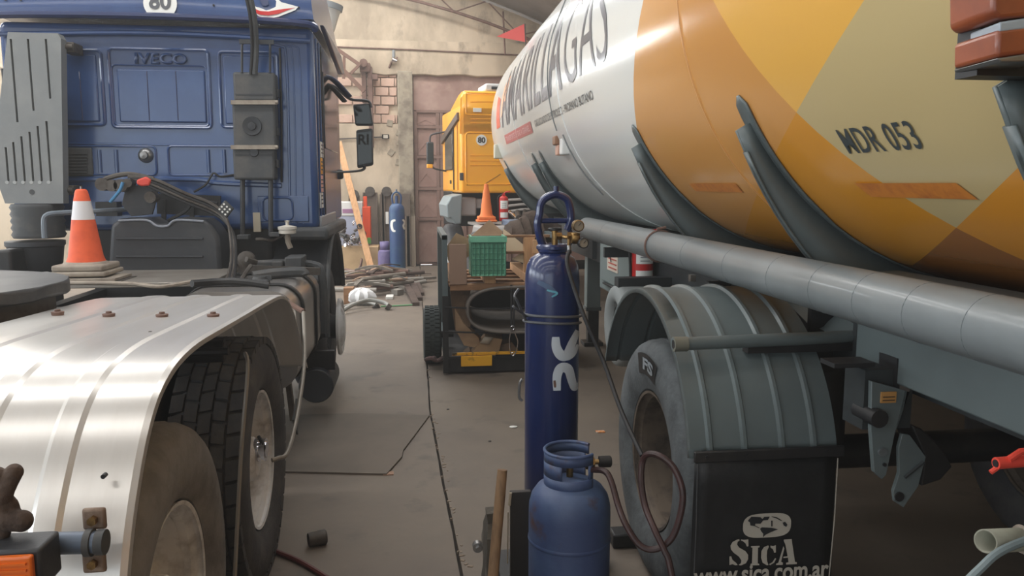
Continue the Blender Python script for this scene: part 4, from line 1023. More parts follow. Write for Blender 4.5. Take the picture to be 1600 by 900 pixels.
# amber side lamps on a bracket on the tank flank
yL = 1.28
def lamp_box(pts, nm, m, y=yL, d=.14, bev=.008, **k): return MB().prism([at(*p, y) for p in pts], (.02, d, 0)).build(nm, m, G_, bevel=bev, seg=3, **k)
lamp_box([(1551, -40), (1551, 20), (1562, 30), (1640, 22), (1640, -40)], 'side_lamp', amber_dk)
lamp_box([(1562, 34), (1640, 22), (1640, 42), (1562, 50)], 'lamp_joint', mat('pale_joint', (.60, .64, .68), .3), d=.10, bev=.004)
lamp_box([(1559, 46), (1640, 33), (1640, 80), (1558, 90)], 'side_lamp', amber_dk)
lamp_box([(1558, 91), (1640, 78), (1640, 95), (1564, 98)], 'lamp_base', mat('lamp_base_metal', (.5, .5, .5), .3, .7), bev=.003)
MB().box((1.03, 1.36, 1.9), (1.2, 1.42, 2.05)).build('lamp_bracket', black, G_)
# valve box and cable on the white flank
q = tank_pt(5.95, -.62, .0)
vb_ = MB().box(q + V(-.06, -.06, -.0), q + V(.05, .06, .17)).build('junction_box', white, G_, bevel=.012)
MB().box(q + V(-.09, .07, .08), q + V(-.0, .2, .15)).build('rusty_relay', mat('brown_cap', (.55, .40, .30), .6), G_, bevel=.01)
MB().box(q + V(-.07, .07, .0), q + V(-.0, .18, .08)).build('copper_fitting', mat('pinkish_fitting', (.78, .60, .52), .5), G_, bevel=.008)
MB().box(q + V(-.02, -.30, .12), q + V(.03, -.16, .2)).build('cable_lug', white, G_, bevel=.006)
MB().tube([tank_pt(5.92, v, .012) for v in (-.42, -.3, -.1, .1, .3, .6)], .005, 6, smooth=3).build('cable', greyplas, G_)
MB().tube([tank_pt(5.75, v, .012) for v in (-.46, -.56, -.7, -.85, -1.0)], .006, 6, smooth=3).build('cable', greyplas, G_)
q = tank_pt(10.1, -.5, 0); MB().box(q + V(-.10, -.1, 0), q + V(.02, .05, .18)).build('front_box', mat('cream_box', (.78, .77, .70), .5), G_, bevel=.01)
# pennant on mast on tank top
q = at(823, 80, 10.0); q = V(1.46, 10.0, 3.42)
m0 = at(823, 70, 10.0); m1 = at(820, 37, 10.0)
MB().cyl(V(m0.x, 10.0, 3.2), m1, .008, n=6).build('pennant_mast', scrapgrey, G_)
MB().prism([m1, at(776, 57, 10.0), at(823, 66, 10.0)], (0, .006, 0)).build('red_pennant', mat('red_cloth', (.87, .38, .36), .7), G_, label='triangular red pennant')
# landing leg, cabinet, extinguisher holder
y = 8.0
a, b = at(917, 486, y), at(940, 360, y)
rbox((a.x, y, a.z), (b.x, y + .14, 1.3), 'landing_leg', tgrey_lt, G_, .008)
rbox((a.x - .01, y - .005, a.z), (b.x + .01, y + .15, a.z + .04), 'leg_collar', tgrey, G_, .004)
rbox((a.x + .02, y + .02, .04), (b.x - .01, y + .12, a.z), 'inner_leg', black, G_, .004)
rbox((a.x - .03, y - .03, 0), (b.x + .03, y + .17, .04), 'foot', black, G_, .004)
rbox((a.x + .03, y - .006, .98), (b.x - .03, y + .001, 1.12), 'rusty_patch', mat('rust_stain', (.55, .45, .38), .7, 0, (.3, .22, .18), 20), G_, .0)
MB().cyl(at(905, 354, y), at(940, 354, y), .02).build('crank_bar', black, G_)
cabn = MB().prism([V(1.54, 5.35, .84), V(1.54, 6.42, .84), V(1.54, 6.42, 1.34), V(1.54, 5.35, 1.34)], (.5, 0, 0)).build('side_cabinet', tgrey_lt, G_, bevel=.01)
rbox((1.525, 5.42, .92), (1.54, 6.3, 1.34), 'cabinet_door', tgrey_lt, cabn, .006)
rbox((1.51, 5.5, .90), (1.53, 6.2, .915), 'drip_edge', tgrey_dk, cabn, .003)
q = at(957, 406, x=1.52)
st = rbox((1.518, q.y - .16, q.z - .09), (1.524, q.y + .16, q.z + .09), 'warning_label', mat('cream_label', (.85, .80, .74), .5), cabn, .0005)
for j in range(4): rbox((1.514, q.y - .13, q.z - .07 + j * .035), (1.519, q.y + .11, q.z - .06 + j * .035), 'print_line', mat('red_ink', (.75, .35, .3), .5), cabn, 0)
MB().bar((1.513, q.y + .02, q.z - .02), (1.513, q.y + .10, q.z + .085), .004, .012).build('print_slash', blackink, cabn)
rbox((1.515, 5.62, 1.21), (1.53, 5.68, 1.27), 'cabinet_latch', greyplas, cabn, .003)
MB().box((1.54, 5.35, .7), (2.0, 5.40, .84)).build('cabinet_bracket', tgrey_dk, G_)
q = at(1000, 430, 5.25)
MB().box(V(q.x - .09, 5.15, q.z - .085), V(q.x + .3, 5.35, q.z - .06)).build('extinguisher_shelf', tgrey, G_, bevel=.004)
# front frame, dark running gear silhouettes under the tank nose
MB().box((1.75, 8.6, 1.14), (2.65, 10.3, 1.30)).build('king_pin_frame', tgrey_dk, G_)
# ------------------------------------------------------------------ extinguishers
def extinguisher(name, c, r, h, label, tilt=0):
    e = empty(name, c, label, 'fire extinguisher')
    c = Vector(c)
    MB().lathe([(.0, 0), (r * .95, 0), (r, .01), (r, h * .78), (r * .9, h * .86), (r * .5, h * .92), (r * .3, h * .94), (r * .3, h * .97), (0, h * .97)], c, 'z', 24, cap=False).build('body', redp, e)
    MB().box(c + V(-.02, -.03, h * .95), c + V(.02, .05, h)).tube([c + V(0, 0, h), c + V(.03, -.0, h * 1.06), c + V(.10, 0, h * 1.08)], .01).build('valve', redp, e)
    MB().tube([c + V(-.02, 0, h * .98), c + V(-r * 1.2, 0, h * .85), c + V(-r * 1.15, 0, h * .4), c + V(-r * 1.1, 0, h * .1)], .010, 8, smooth=5).build('hose', hose_blk, e)
    g = MB(); g.grid([[c + V((r + .003) * math.sin(R(a)), -(r + .003) * math.cos(R(a)), z) for a in range(-50, 55, 10)] for z in (h * .45, h * .75)])
    g.build('label', sticker, e)
    g = MB(); g.grid([[c + V((r + .003) * math.sin(R(a)), -(r + .003) * math.cos(R(a)), z) for a in range(-50, 55, 10)] for z in (h * .12, h * .32)])
    g.build('label', sticker, e)
    for k in range(3): MB().box(c + V(-r * .5, -r - .005, h * (.5 + k * .07)), c + V(r * .4, -r - .002, h * (.515 + k * .07))).build('print_line', greyplas, e)
    return e
q = at(1003, 447, 5.25); extinguisher('fire_extinguisher', (q.x, 5.25, q.z), .075, .36, 'red fire extinguisher with white label on the tank trailer, above its grey fender')
# ------------------------------------------------------------------ tall blue cylinder
cxB, cyB, rB = .565, 3.20, .1145
B = empty('tall_gas_cylinder', (cxB, cyB, .06), 'tall dark blue gas cylinder with brass regulator and white sprayed marks, in the foreground', 'gas cylinder')
MB().lathe([(.0, .07), (.10, .07), (rB, .10), (rB, 1.30), (rB * .985, 1.335), (rB * .93, 1.37), (rB * .80, 1.40), (rB * .55, 1.418), (.05, 1.425), (.05, 1.44), (0, 1.44)], (cxB, cyB, 0), 'z', 48, cap=False).build('cylinder_body', cylblue, B)
def onB(px, py, h=.0015):
    p = at(px, py, cyB - .08); s_ = max(-.995, min(.995, (p.x - cxB) / (rB) * 1.0)); a = math.asin(s_)
    return V(cxB + (rB + h) * math.sin(a), cyB - (rB + h) * math.cos(a), p.z)
def ribbon(pts, wd, fn):
    p2 = spline([V(x, y, 0) for x, y in pts], 5); L_, R_ = [], []
    for i, p in enumerate(p2):
        d = (p2[min(i + 1, len(p2) - 1)] - p2[max(i - 1, 0)]).normalized(); n__ = V(-d.y, d.x, 0)
        t = i / (len(p2) - 1); ww = wd * (.35 + .65 * math.sin(math.pi * min(1, max(.0, .12 + t * .8))) ** .5)
        L_.append([fn(p.x + n__.x * ww * k, p.y + n__.y * ww * k) for k in (-1, -.33, .33, 1)])
    return MB().grid(L_)
spray = mat('white_spray_paint', (.74, .78, .82), .5)
ribbon([(904, 518), (893, 535), (884, 552), (874, 552), (867, 540), (866, 524)], 8, onB).build('spray_mark', spray, B)
ribbon([(866, 526), (868, 545), (880, 556), (895, 552), (904, 540)], 5, lambda a, b: onB(a, b, .002)).build('spray_mark', spray, B)
ribbon([(868, 607), (868, 585), (874, 572), (886, 575), (892, 592), (897, 604), (905, 605)], 7.5, onB).build('spray_mark', spray, B)
ribbon([(864, 591), (865, 602)], 2, lambda a, b: onB(a, b, .003)).build('rust_spot', rust, B)
ribbon([(840, 440), (856, 448), (868, 458)], 4, onB).build('paint_smear', mat('pale_smear', (.25, .33, .45), .4), B)
ribbon([(853, 452), (868, 456), (860, 462)], 1.6, lambda a, b: onB(a, b, .003)).build('paint_smear', mat('cyan_smear', (.35, .62, .70), .4), B)
for k, z in enumerate((at(863, 492, cyB).z, at(863, 502, cyB).z)):
    g = MB(); g.tube([V(cxB + (rB + .006) * math.cos(R(a)), cyB + (rB + .006) * math.sin(R(a)), z + .012 * math.cos(R(a) + 2)) for a in range(0, 360, 15)], .0055, 6, closed=True)
    g.build('wrapped_cable', mat('grey_cable', (.33, .34, .36), .5), B)
MB().tube([V(cxB - rB, cyB - .03, at(820, 500, cyB).z), at(808, 470, 3.1), at(804, 462, 3.1), at(810, 452, 3.15)], .0055, 6, smooth=5).build('wrapped_cable', mat('grey_cable', (.33, .34, .36)), B)
MB().tube([V(cxB - rB, cyB - .03, at(820, 492, cyB).z), at(806, 482, 3.1), at(801, 478, 3.1)], .0055, 6, smooth=5).build('wrapped_cable', mat('grey_cable', (.33, .34, .36)), B)
q = lambda px, py, y=cyB: at(px, py, y)
MB().lathe([(.06, 0), (.062, .02), (.055, .028), (0, .028)], (cxB, cyB, 1.425), 'z', 28, cap=False).build('neck_ring', cylblue, B)
gd = MB()
gd.tube([q(855, 391), q(846, 378), q(840, 352), q(843, 335), q(845, 320), q(852, 310), q(868, 304), q(884, 310), q(890, 322), q(892, 342), q(886, 360)], .0185, 10, smooth=5, flat=.9)
gd.tube([q(846, 345), q(890, 345)], .011, 8); gd.tube([q(869, 306), q(869, 291)], .0115, 12)
gd.tube([V(cxB, cyB - .055, q(865, 386).z), V(cxB - .055, cyB, q(865, 386).z), V(cxB, cyB + .055, q(865, 386).z), V(cxB + .055, cyB, q(865, 386).z)], .014, 8, smooth=6, closed=True)
gd.tube([q(888, 355), q(893, 372), q(886, 388)], .010, 8, smooth=4)
gd.build('valve_guard', cylblue, B)
hw = MB(); c = q(867, 358); ring(hw, c + V(0, 0, .0), .024, .006, 'z', 18); hw.bar(c - V(.02, 0, 0), c + V(.02, 0, 0), .008, .01).bar(c - V(0, .02, 0), c + V(0, .02, 0), .008, .01)
hw.build('hand_wheel', black, B)
v = MB(); v.tube([q(867, 360), q(867, 392)], .013, 12); v.tube([q(867, 369), q(880, 370, 3.16), q(905, 374, 3.10)], .0085, 12); v.lathe([(.017, -.012), (.017, .012)], q(873, 369, 3.17), 'x', 6); v.lathe([(.016, -.014), (.016, .014)], q(892, 368, 3.12), 'x', 6)
v.lathe([(.021, -.016), (.024, -.008), (.024, .010), (.018, .016)], q(899, 372, 3.10), 'x', 20)
v.tube([q(889, 372, 3.12), q(889, 386, 3.12)], .007, 8); v.build('brass_valve', brass, B)
for i, (px, py, rr) in enumerate(((904, 353, .0235), (912, 380, .021))):
    c = q(px, py, 3.06); a_ = MB().lathe([(rr, .03), (rr, .0), (rr * .86, -.004), (rr * .82, .0)], c, 'y', 28, cap=False); a_.lathe([(rr * .8, .03), (0, .03)], c, 'y', 24, cap=False)
    ga = a_.build('pressure_gauge', brass if i == 0 else black, B)
    MB().lathe([(rr * .84, 0.0), (0, 0.0)], c + V(0, .001, 0), 'y', 24, cap=False).build('gauge_face', mat('gauge_face', (.52, .48, .42), .4), ga)
    MB().bar(c + V(0, -.001, 0), c + V(rr * .4, -.001, rr * .5), .002, .002).build('gauge_needle', blackink, ga)
MB().tube([q(904, 365, 3.08), q(903, 372, 3.09)], .007, 8).build('gauge_stem', brass, B)
MB().cyl(q(889, 384, 3.12), q(890, 396, 3.11), .009).build('hose_nut', steel, B)
hs = [q(890, 392, 3.11), q(886, 410, 3.08), q(897, 450, 3.05), q(915, 500, 3.0), q(945, 570, 2.95), q(970, 640, 2.8), q(1003, 712, 2.62)]
MB().tube(hs, .0085, 10, smooth=6).build('gas_hose', hose_blk).__setitem__('label', 'black gas hose running from the brass regulator down to the grey trailer wheel')
bpy.data.objects['gas_hose']['category'] = 'hose'
h2 = [q(922, 734, 2.74), q(944, 736, 2.68), q(955, 752, 2.64), q(966, 790, 2.58), q(978, 820, 2.52), q(1000, 852, 2.48), q(1025, 858, 2.46), q(1050, 840, 2.45), q(1064, 800, 2.45), q(1066, 765, 2.46), q(1052, 730, 2.50), q(1030, 712, 2.54), q(1012, 710, 2.58), q(1004, 722, 2.60), q(1002, 750, 2.58), q(1008, 790, 2.54), q(1024, 830, 2.46), q(1038, 860, 2.42), q(1050, 900, 2.38), V(.86, 2.2, .02), V(.8, 2.0, .012)]
o = MB().tube(h2, .0115, 10, smooth=6).build('gas_hose', hose_brn, label='reddish brown hose looping from the small blue bottle past the trailer tyre', cat='hose')
# ------------------------------------------------------------------ small blue bottle
cs_ = V(.567, 2.80, 0); rs = .156
S = empty('gas_bottle', (cs_.x, cs_.y, .06), 'squat worn blue gas bottle with open collar, standing before the tall cylinder', 'gas bottle')
zs = at(888, 765, cs_.y - .1).z - .028
pr = [(.0, .085), (.12, .085), (rs, .13), (rs, zs - .10), (rs * .99, zs - .065), (rs * .93, zs - .03), (rs * .80, zs), (rs * .6, zs + .02), (rs * .3, zs + .035), (0, zs + .04)]
MB().lathe(pr, cs_, 'z', 48, cap=False).lathe([(rs + .001, .355), (rs + .003, .36), (rs + .003, .366), (rs + .001, .371)], cs_, 'z', 48, cap=False).build('bottle_body', gasblue, S)
MB().lathe([(.12, .06), (.125, .10)], cs_, 'z', 32, cap=False).build('foot_ring', gasblue, S, solid=.004)
zb, zt = zs + .0, at(880, 697, cs_.y).z - .015
rc_ = .096
def coll(a0, a1, z0, z1, g): # part of the collar shell; angle 0 = toward -y, positive to +x
    k = max(2, int(abs(a1 - a0) / 6)); g.grid([[cs_ + V((rc_) * math.sin(R(a0 + (a1 - a0) * i / k)), -(rc_) * math.cos(R(a0 + (a1 - a0) * i / k)), z) for i in range(k + 1)] for z in (z0, z1)])
g = MB(); H_ = zt - zb
zw0, zw1 = at(880, 755, 2.70).z, at(880, 733, 2.70).z; coll(-230, 50, zb, zw0, g); coll(-230, -29, zw0, zw1, g); coll(36, 50, zw0, zw1, g); coll(-240, 50, zw1, zt, g)
cl = g.build('collar', gasblue, S, solid=.006)
MB().tube([cs_ + V(rc_ * math.sin(R(a)), -rc_ * math.cos(R(a)), zt) for a in range(-240, 51, 8)], .0065, 8).build('collar_rim', gasblue, S)
c = V(cs_.x, cs_.y, zs + .04)
MB().cyl(c, c + V(0, 0, .055), .013, n=12).tube([c + V(0, 0, .04), c + V(.06, -.01, .055), c + V(.11, -.02, .06)], .010, 12).lathe([(.0, .055), (.025, .055), (.025, .088), (.0, .088)], c + V(0, -.02, .058), 'x', 6).build('bottle_valve', brass, S)
MB().lathe([(.013, .105), (.022, .108), (.022, .15), (.018, .154), (0, .154)], c + V(0, -.022, .06), 'x', 14, cap=False).build('black_knob', black, S)
# ------------------------------------------------------------------ cylinder cart, board, hammer
K = empty('cylinder_cart', (.5, 3.0, 0), 'low steel cart carrying the two blue gas cylinders', 'cart')
MB().box((.33, 2.60, .03), (.78, 3.34, .06)).build('cart_base', black, K, bevel=.004)
MB().box((cxB - .12, cyB - .12, .06), (cxB + .12, cyB + .12, .072)).build('cylinder_pad', black, K)
a, b = at(797, 768, 2.95), at(820, 768, 2.95)
MB().box((a.x, 2.94, .06), (.44, 2.965, a.z)).build('cart_side_plate', mat('dark_brown_plate', (.20, .18, .17), .6), K, bevel=.003)
MB().tube([at(798, 770, 2.93), at(796, 790, 2.93)], .006, 6).tube([at(794, 800, 2.93), at(793, 880, 2.93)], .003, 6).build('bright_edge', mat('worn_edge', (.65, .6, .52), .5), K)
MB().tube([at(822, 778, 3.0), at(814, 786, 3.0), at(813, 800, 3.0)], .005, 6, smooth=4).build('cart_hook', steel, K)
for yy_ in (2.75, 3.25):
    MB().cyl((.80, yy_, .055), (.83, yy_, .055), .055, n=20).build('cart_wheel', black, K)
    MB().cyl((.28, yy_, .055), (.31, yy_, .055), .055, n=20).build('cart_wheel', black, K)
MB().tube([at(816, 592, 3.25), at(812, 600, 3.25), at(811, 620, 3.25), at(816, 626, 3.25)], .006, 6, smooth=3).build('cart_clip', steel, K)
random.seed(5)
bd = MB(); rows = []
for i in range(14):
    z = .02 + i * .04; w0 = .016 + random.uniform(-.003, .003)
    xc = .245 + .002 * i * .3 + random.uniform(-.002, .002); yf = 2.60 + (.04 if i > 11 else 0) + random.uniform(-.008, .008); yb = 2.82 - (.03 * max(0, i - 9))
    rows.append([V(xc - w0, yf, z), V(xc + w0, yf + .006, z), V(xc + w0, yb, z), V(xc - w0, yb, z)])
bd.grid(rows, True).add(rows[0], [(0, 1, 2, 3)]).add(rows[-1], [(3, 2, 1, 0)])
bo = bd.build('weathered_board', mat('weathered_board', (.30, .28, .25), .9, 0, (.50, .48, .45), 14, .5, .62, bump=.8, bscale=50, stretch=(1, 1, .2)), label='weathered grey board standing on edge beside the hammer handle', cat='board')
qq = at(751, 855, 2.59); MB().cyl(qq + V(-.008, -.02, 0), qq + V(-.008, .02, 0), .011, n=6).cyl(qq + V(-.01, -.006, 0), qq + V(-.01, 0.02, 0), .018, n=14).build('bolt', steel, bo)
hm = empty('sledge_hammer', at(764, 960, 2.42), 'long wooden hammer handle leaning upright beside the low cart', 'hammer')
p0, p1 = at(785, 734, 2.46), at(770, 905, 2.40); d = (p1 - p0).normalized(); bot = p0 + d * ((p0.z - .05) / -d.z)
MB().tube([p0, p0 + d * .03, p0 + d * .08, p0.lerp(bot, .5), bot], .0165, 14, r2=.019).build('handle', handlewood, hm)
MB().box(bot + V(-.03, -.08, -.045), bot + V(.03, .08, .03)).build('hammer_head', scrapgrey, hm, bevel=.012)
# ------------------------------------------------------------------ yellow truck far behind
Y_ = bpy.data.objects.new('yellow_truck', None); COL.objects.link(Y_); Y_.location = (.73, 12.5, 0); Y_.rotation_euler.z = R(7)
Y_['label'] = 'yellow truck cab with high roof in front of the rusty door'; Y_['category'] = 'truck'; WL['yellow_truck'] = V(0, 0, 0)
ry = Matrix.Rotation(R(-7), 3, 'Z')
def yl(px, py, ly=0.0):  # photo pixel on the cab's rear plane (or shifted ly forward) -> truck coordinates
    # plane: points with local y = ly
    n__ = V(-math.sin(R(7)), math.cos(R(7)), 0); d = FW + RT * (px - 800) / F_PX + UP * (450 - py) / F_PX
    o = V(0, 0, EYE); p0 = V(.73, 12.5, 0) + n__ * ly; t = (p0 - o).dot(n__) / d.dot(n__)
    return ry @ (o + d * t - V(.73, 12.5, 0))
zt, zb = 3.02, 1.57
c = MB(); c.box((0, 0, zb), (2.3, 1.85, 2.95)); c.build('cab', yellow, Y_, bevel=.05, seg=4)
rows = []
for y, z, ins in ((-.0, 2.70, -.01), (0, 3.10, .0), (.05, 3.17, .03), (.5, 3.20, .06), (1.2, 3.05, .06), (1.7, 2.75, .02), (1.9, 2.5, .0)):
    rows.append([V(-.005 + ins, y, 2.4 if y > 1.8 else 2.5), V(.0 + ins, y, z - .06), V(.05 + ins, y, z), V(2.25 - ins, y, z), V(2.3 - ins, y, z - .06), V(2.305 - ins, y, 2.5)])
r_ = MB().grid(rows); r_.add(rows[0], [tuple(range(6))]); r_.build('high_roof', yellow, Y_, angle=50)
def yframe(x0, y0, x1, y1, rc, rad, nm='pressed_frame', m=yellow):
    a, b = yl(x0, y1), yl(x1, y0); return MB().rrect(a.x, b.x, a.z, b.z, -.004, rc, rad).build(nm, m, Y_)
yframe(728, 147, 800, 179, .03, .012); yframe(728, 208, 800, 288, .06, .014)
for py in (159, 186, 192, 243, 251, 258):
    a, b = yl(735, py), yl(800, py); MB().tube([V(a.x, -.003, a.z), V(b.x, -.003, b.z)], .010, 6).build('pressed_rib', yellow, Y_)
a = yl(752, 219); flat = MB(); flat.lathe([(.0, -.02), (.085, -.02), (.085, 0)], (a.x, 0, a.z), 'y', 24, cap=False); flat.build('speed_disc', sticker, Y_)
text_on('80', a.x - .06, a.x + .06, a.z - .045, a.z + .045, lambda u, v, h: V(u, -.026, v), bold=.03).build('speed_number', blackink, Y_)
a, b = yl(739, 175), yl(752, 169); rbox((a.x, -.02, a.z), (b.x, 0, b.z), 'white_patch', sticker, Y_, .002)
a, b = yl(718, 282), yl(724, 270); rbox((a.x, -.02, a.z), (b.x, 0, b.z), 'oval_vent', darkplas, Y_, .015)
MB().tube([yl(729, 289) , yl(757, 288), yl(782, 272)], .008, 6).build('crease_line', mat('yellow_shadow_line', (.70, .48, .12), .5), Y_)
# side of the cab
rbox((-.012, .75, 1.95), (.01, 1.5, 2.62), 'side_window', dglass, Y_, .01)
MB().tube([V(-.01, .62, 1.62), V(-.01, .62, 2.68)], .012, 6).build('door_seam', black, Y_)
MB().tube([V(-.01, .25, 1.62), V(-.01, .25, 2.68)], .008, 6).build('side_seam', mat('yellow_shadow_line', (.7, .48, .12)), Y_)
MB().prism([V(-.04, .1, 2.72), V(-.04, .12, 2.84), V(-.04, 1.75, 2.55), V(-.04, 1.78, 2.42)], (.05, 0, 0)).build('side_visor', mat('visor_brown', (.34, .28, .24), .5), Y_, bevel=.01)
rbox((-.015, .9, 1.72), (.0, 1.0, 1.78), 'door_handle', black, Y_, .005)
mq = V(-.33, 1.35, 0); 
a0 = at(672, 240, 13.9); a1 = ry @ (a0 - V(.73, 12.5, 0))
mr_ = MB().box(a1 + V(-.06, -.05, -.19), a1 + V(.06, .05, .20)).build('mirror_housing', blackplas, Y_, bevel=.02)
MB().box(a1 + V(-.05, -.056, -.16), a1 + V(.05, -.05, .17)).build('mirror_glass', mat('mirror_glass', (.32, .35, .34)), mr_)
MB().tube([a1 + V(.0, 0, .2), a1 + V(.01, 0, .30), a1 + V(.08, 0, .34), V(-.0, 1.45, a1.z + .38)], .016, 8, smooth=4).build('mirror_arm', blackplas, Y_)
MB().tube([a1 + V(.02, 0, -.2), a1 + V(.08, 0, -.26), V(-.0, 1.45, a1.z - .3)], .016, 8, smooth=4).build('mirror_arm', blackplas, Y_)
rbox(a1 + V(-.06, -.05, -.25), a1 + V(.04, .04, -.18), 'mirror_foot', yellow, Y_, .01)
rbox((.42, .1, 3.18), (1.2, .7, 3.30), 'roof_unit', white, Y_, .03); rbox((.52, .085, 3.205), (1.1, .11, 3.25), 'roof_unit_grille', blackplas, Y_, .005)
# grey fender, box, wheel, chassis
a, b = yl(688, 344, .3), yl(714, 300, .3)
MB().prism([V(-.22, .0, 1.18), V(-.24, .0, 1.38), V(-.16, .0, 1.52), V(.02, .0, 1.56), V(.0, .0, 1.08), V(-.1, .0, 1.08), V(-.16, .0, 1.18)], (0, .8, 0)).build('grey_fender', mat('pale_grey_fender', (.52, .56, .57), .5), Y_, bevel=.02)
rbox((.0, .15, 1.20), (.28, .8, 1.50), 'white_tank', mat('pale_box', (.66, .63, .62), .5), Y_, .03)
rbox((.28, .2, 1.32), (.40, .7, 1.48), 'filter_box', mat('pale_box', (.66, .63, .62)), Y_, .02)
rbox((.0, .9, 1.0), (2.3, 1.8, 1.6), 'engine_block', black, Y_, .02)
wb_ = MB().lathe([(r, h) for r, h in ytyre()], (.02, .95, .52), 'x', 40, cap=False).build('tyre', rubber, Y_)
MB().lathe([(.29, -.10), (.27, -.06), (.2, -.04), (.0, -.05)], (.02, .95, .52), 'x', 32, cap=False).build('wheel', rimwhite, Y_)
for x in (.75, 1.55): rbox((x - .04, -1.9, .85), (x + .04, 1.6, 1.08), 'chassis_rail', mat('dusty_chassis', (.55, .53, .51), .6), Y_, .004)
rbox((.1, -1.3, 1.08), (1.8, .0, 1.12), 'chassis_deck', mat('dusty_chassis', (.55, .53, .51)), Y_, .004)
for y in (-1.3,):
    for x in (.05, 2.25):
        MB().lathe([(r, h) for r, h in ytyre()], (x, y, .52), 'x', 32, cap=False).build('tyre', rubber, Y_)
    MB().cyl((.05, y, .52), (2.25, y, .52), .07).build('axle', black, Y_)
MB().prism([V(.0, -1.9, .95), V(.0, -.8, .95), V(.0, -.95, 1.12), V(.0, -1.75, 1.12)], (.4, 0, 0)).build('wheel_cover', mat('pale_wheel_cover', (.62, .61, .60), .5), Y_, bevel=.03)
rbox((.42, -1.45, 1.1), (.75, -1.0, 1.2), 'blue_box', mat('dull_blue', (.42, .47, .55), .5), Y_, .02)
for k in range(9):
    random.seed(40 + k); x = .75 + k * .12; MB().cyl((x, -.2, 1.22 + random.random() * .12), (x + random.uniform(-.1, .1), -.5, 1.14 + random.random() * .3), random.uniform(.02, .05), n=10).build('coupling', chrome if k % 3 == 0 else scrapgrey, Y_)
for k in range(3): MB().tube([V(.6, -.1, 1.25 + k * .1), V(1.1, -.2, 1.32 + k * .08), V(1.9, -.15, 1.28 + k * .1)], .022, 8, smooth=4).build('pipe', mat('pale_pipe', (.66, .64, .62), .5), Y_)
q = at(760, 343, 11.6)
oc = empty('traffic_cone', q, 'plain orange traffic cone standing on the yellow truck, beside fire extinguisher', 'traffic cone')
orange_d = mat('dull_orange_cone', (.92, .48, .22), .6)
MB().box(q + V(-.15, -.15, -.035), q + V(.15, .15, 0)).box(q + V(-.13, -.13, .0), q + V(.13, .13, .05)).build('base', orange_d, oc, bevel=.015)
MB().lathe([(.11, .05), (.09, .08), (.05, .40), (.035, .46), (.028, .52), (0, .53)], q, 'z', 24, cap=False).build('body', orange_d, oc)
q = at(787, 345, 11.6); extinguisher('fire_extinguisher', q, .07, .40, 'small red fire extinguisher standing beside the plain orange cone on the yellow truck')
# ------------------------------------------------------------------ the scrap cart in the middle
C_ = empty('scrap_cart', (.7, 7.3, 0), 'steel frame cart with rubber wheel carrying cardboard, pallet and rolled sheet', 'cart')
ycf, ycb = 6.9, 8.3
xl = at(694, 400, ycf).x; xr = 1.25
cart_m = mat('grey_green_frame', (.34, .39, .40), .5); 
for x in (xl, xr):
    for y in (ycf, ycb): MB().box((x - .02, y, .10), (x + .03, y + .04, 1.26)).build('post', cart_m, C_, bevel=.003)
    for z0_, z1_ in ((1.22, 1.26), (.18, .24)): MB().box((x - .018, ycf, z0_), (x + .03, ycb, z1_)).build('side_rail', cart_m, C_)
MB().box((xl - .02, ycf - .01, .02), (xl + .03, ycf + .04, .72)).build('front_leg', black, C_)
MB().box((xl, ycf + .03, .13), (xr, ycb, .16)).build('deck', black, C_)
MB().box((xl + .03, ycb - .02, .16), (xr, ycb, .75)).build('rear_panel', black, C_)
a, b = at(702, 588, ycf), at(790, 575, ycf)
rbox((xl + .06, ycf - .02, .18), (xr, ycf + .0, .205), 'yellow_edge', mat('yellow_black_paint', (.86, .62, .10), .5, 0, (.2, .17, .12), 6, .5, .56), C_, .002)
rbox((xl + .14, ycf - .03, .08), (xl + .42, ycf + .0, .175), 'yellow_bumper', mat('scuffed_yellow_paint', (.90, .66, .12), .5, 0, (.25, .2, .12), 5, .55, .62), C_, .004)
MB().box((xl, ycf + .02, .02), (xr, ycf + .5, .13)).build('under_box', black, C_)
# wheel of the cart
cwx, cwy = at(675, 520, 7.45).x, 7.45
tw = MB().lathe([(.12, -.07), (.16, -.082), (.22, -.085), (.255, -.075), (.27, -.05), (.272, 0), (.27, .05), (.255, .075), (.22, .085), (.16, .082), (.12, .07)], (cwx, cwy, .272), 'x', 40, cap=False)
wt = tw.build('wheel', mat('cart_tyre', (.22, .25, .25), .8), C_)
tb = MB()
for k in range(40):
    a = 2 * math.pi * k / 40
    for h0, h1, o_ in ((-.065, -.025, 0), (-.018, .018, .5), (.025, .065, 0)):
        aa = a + o_ * 2 * math.pi / 40; p = V(cwx, cwy + .274 * math.cos(aa), .272 + .274 * math.sin(aa))
        tb.box((cwx + h0, p.y - .006, p.z - .014), (cwx + h1, p.y + .006, p.z + .014), Matrix.Rotation(aa, 3, 'X'))
tb.build('tread_blocks', mat('cart_tyre', (.22, .25, .25)), wt, kind='stuff')
MB().cyl((cwx, cwy, .272), (xl + .1, cwy, .272), .03).build('axle', black, C_)
MB().cyl((xr, cwy, .14), (xr + .06, cwy, .14), .12).cyl((xl, ycb, .06), (xl + .06, ycb, .06), .058).build('castor', black, C_)
rg = MB(); q = at(678, 562, 7.1); rg.tube([q + V(-.08, 0, 0), q + V(-.03, -.02, .02), q + V(.03, 0, -.01), q + V(.09, 0, .02)], .02, 8, smooth=3).blob(q + V(0, 0, .01), .028, 6)
rg.build('rag', mat('dirty_rag', (.42, .33, .32), .9, 0, (.25, .24, .24), 20), label='dirty rag lying on the floor against the cart wheel', cat='rag')
for z0, z1 in ((ycf, .62), (ycf, .40)): MB().tube([V(xl, ycf - .01, z1), V(xl + .5, ycf - .02, z1 - .02), V(xr, ycf - .01, z1 + .01)], .008, 6, smooth=3).build('tie_rod', black, C_)
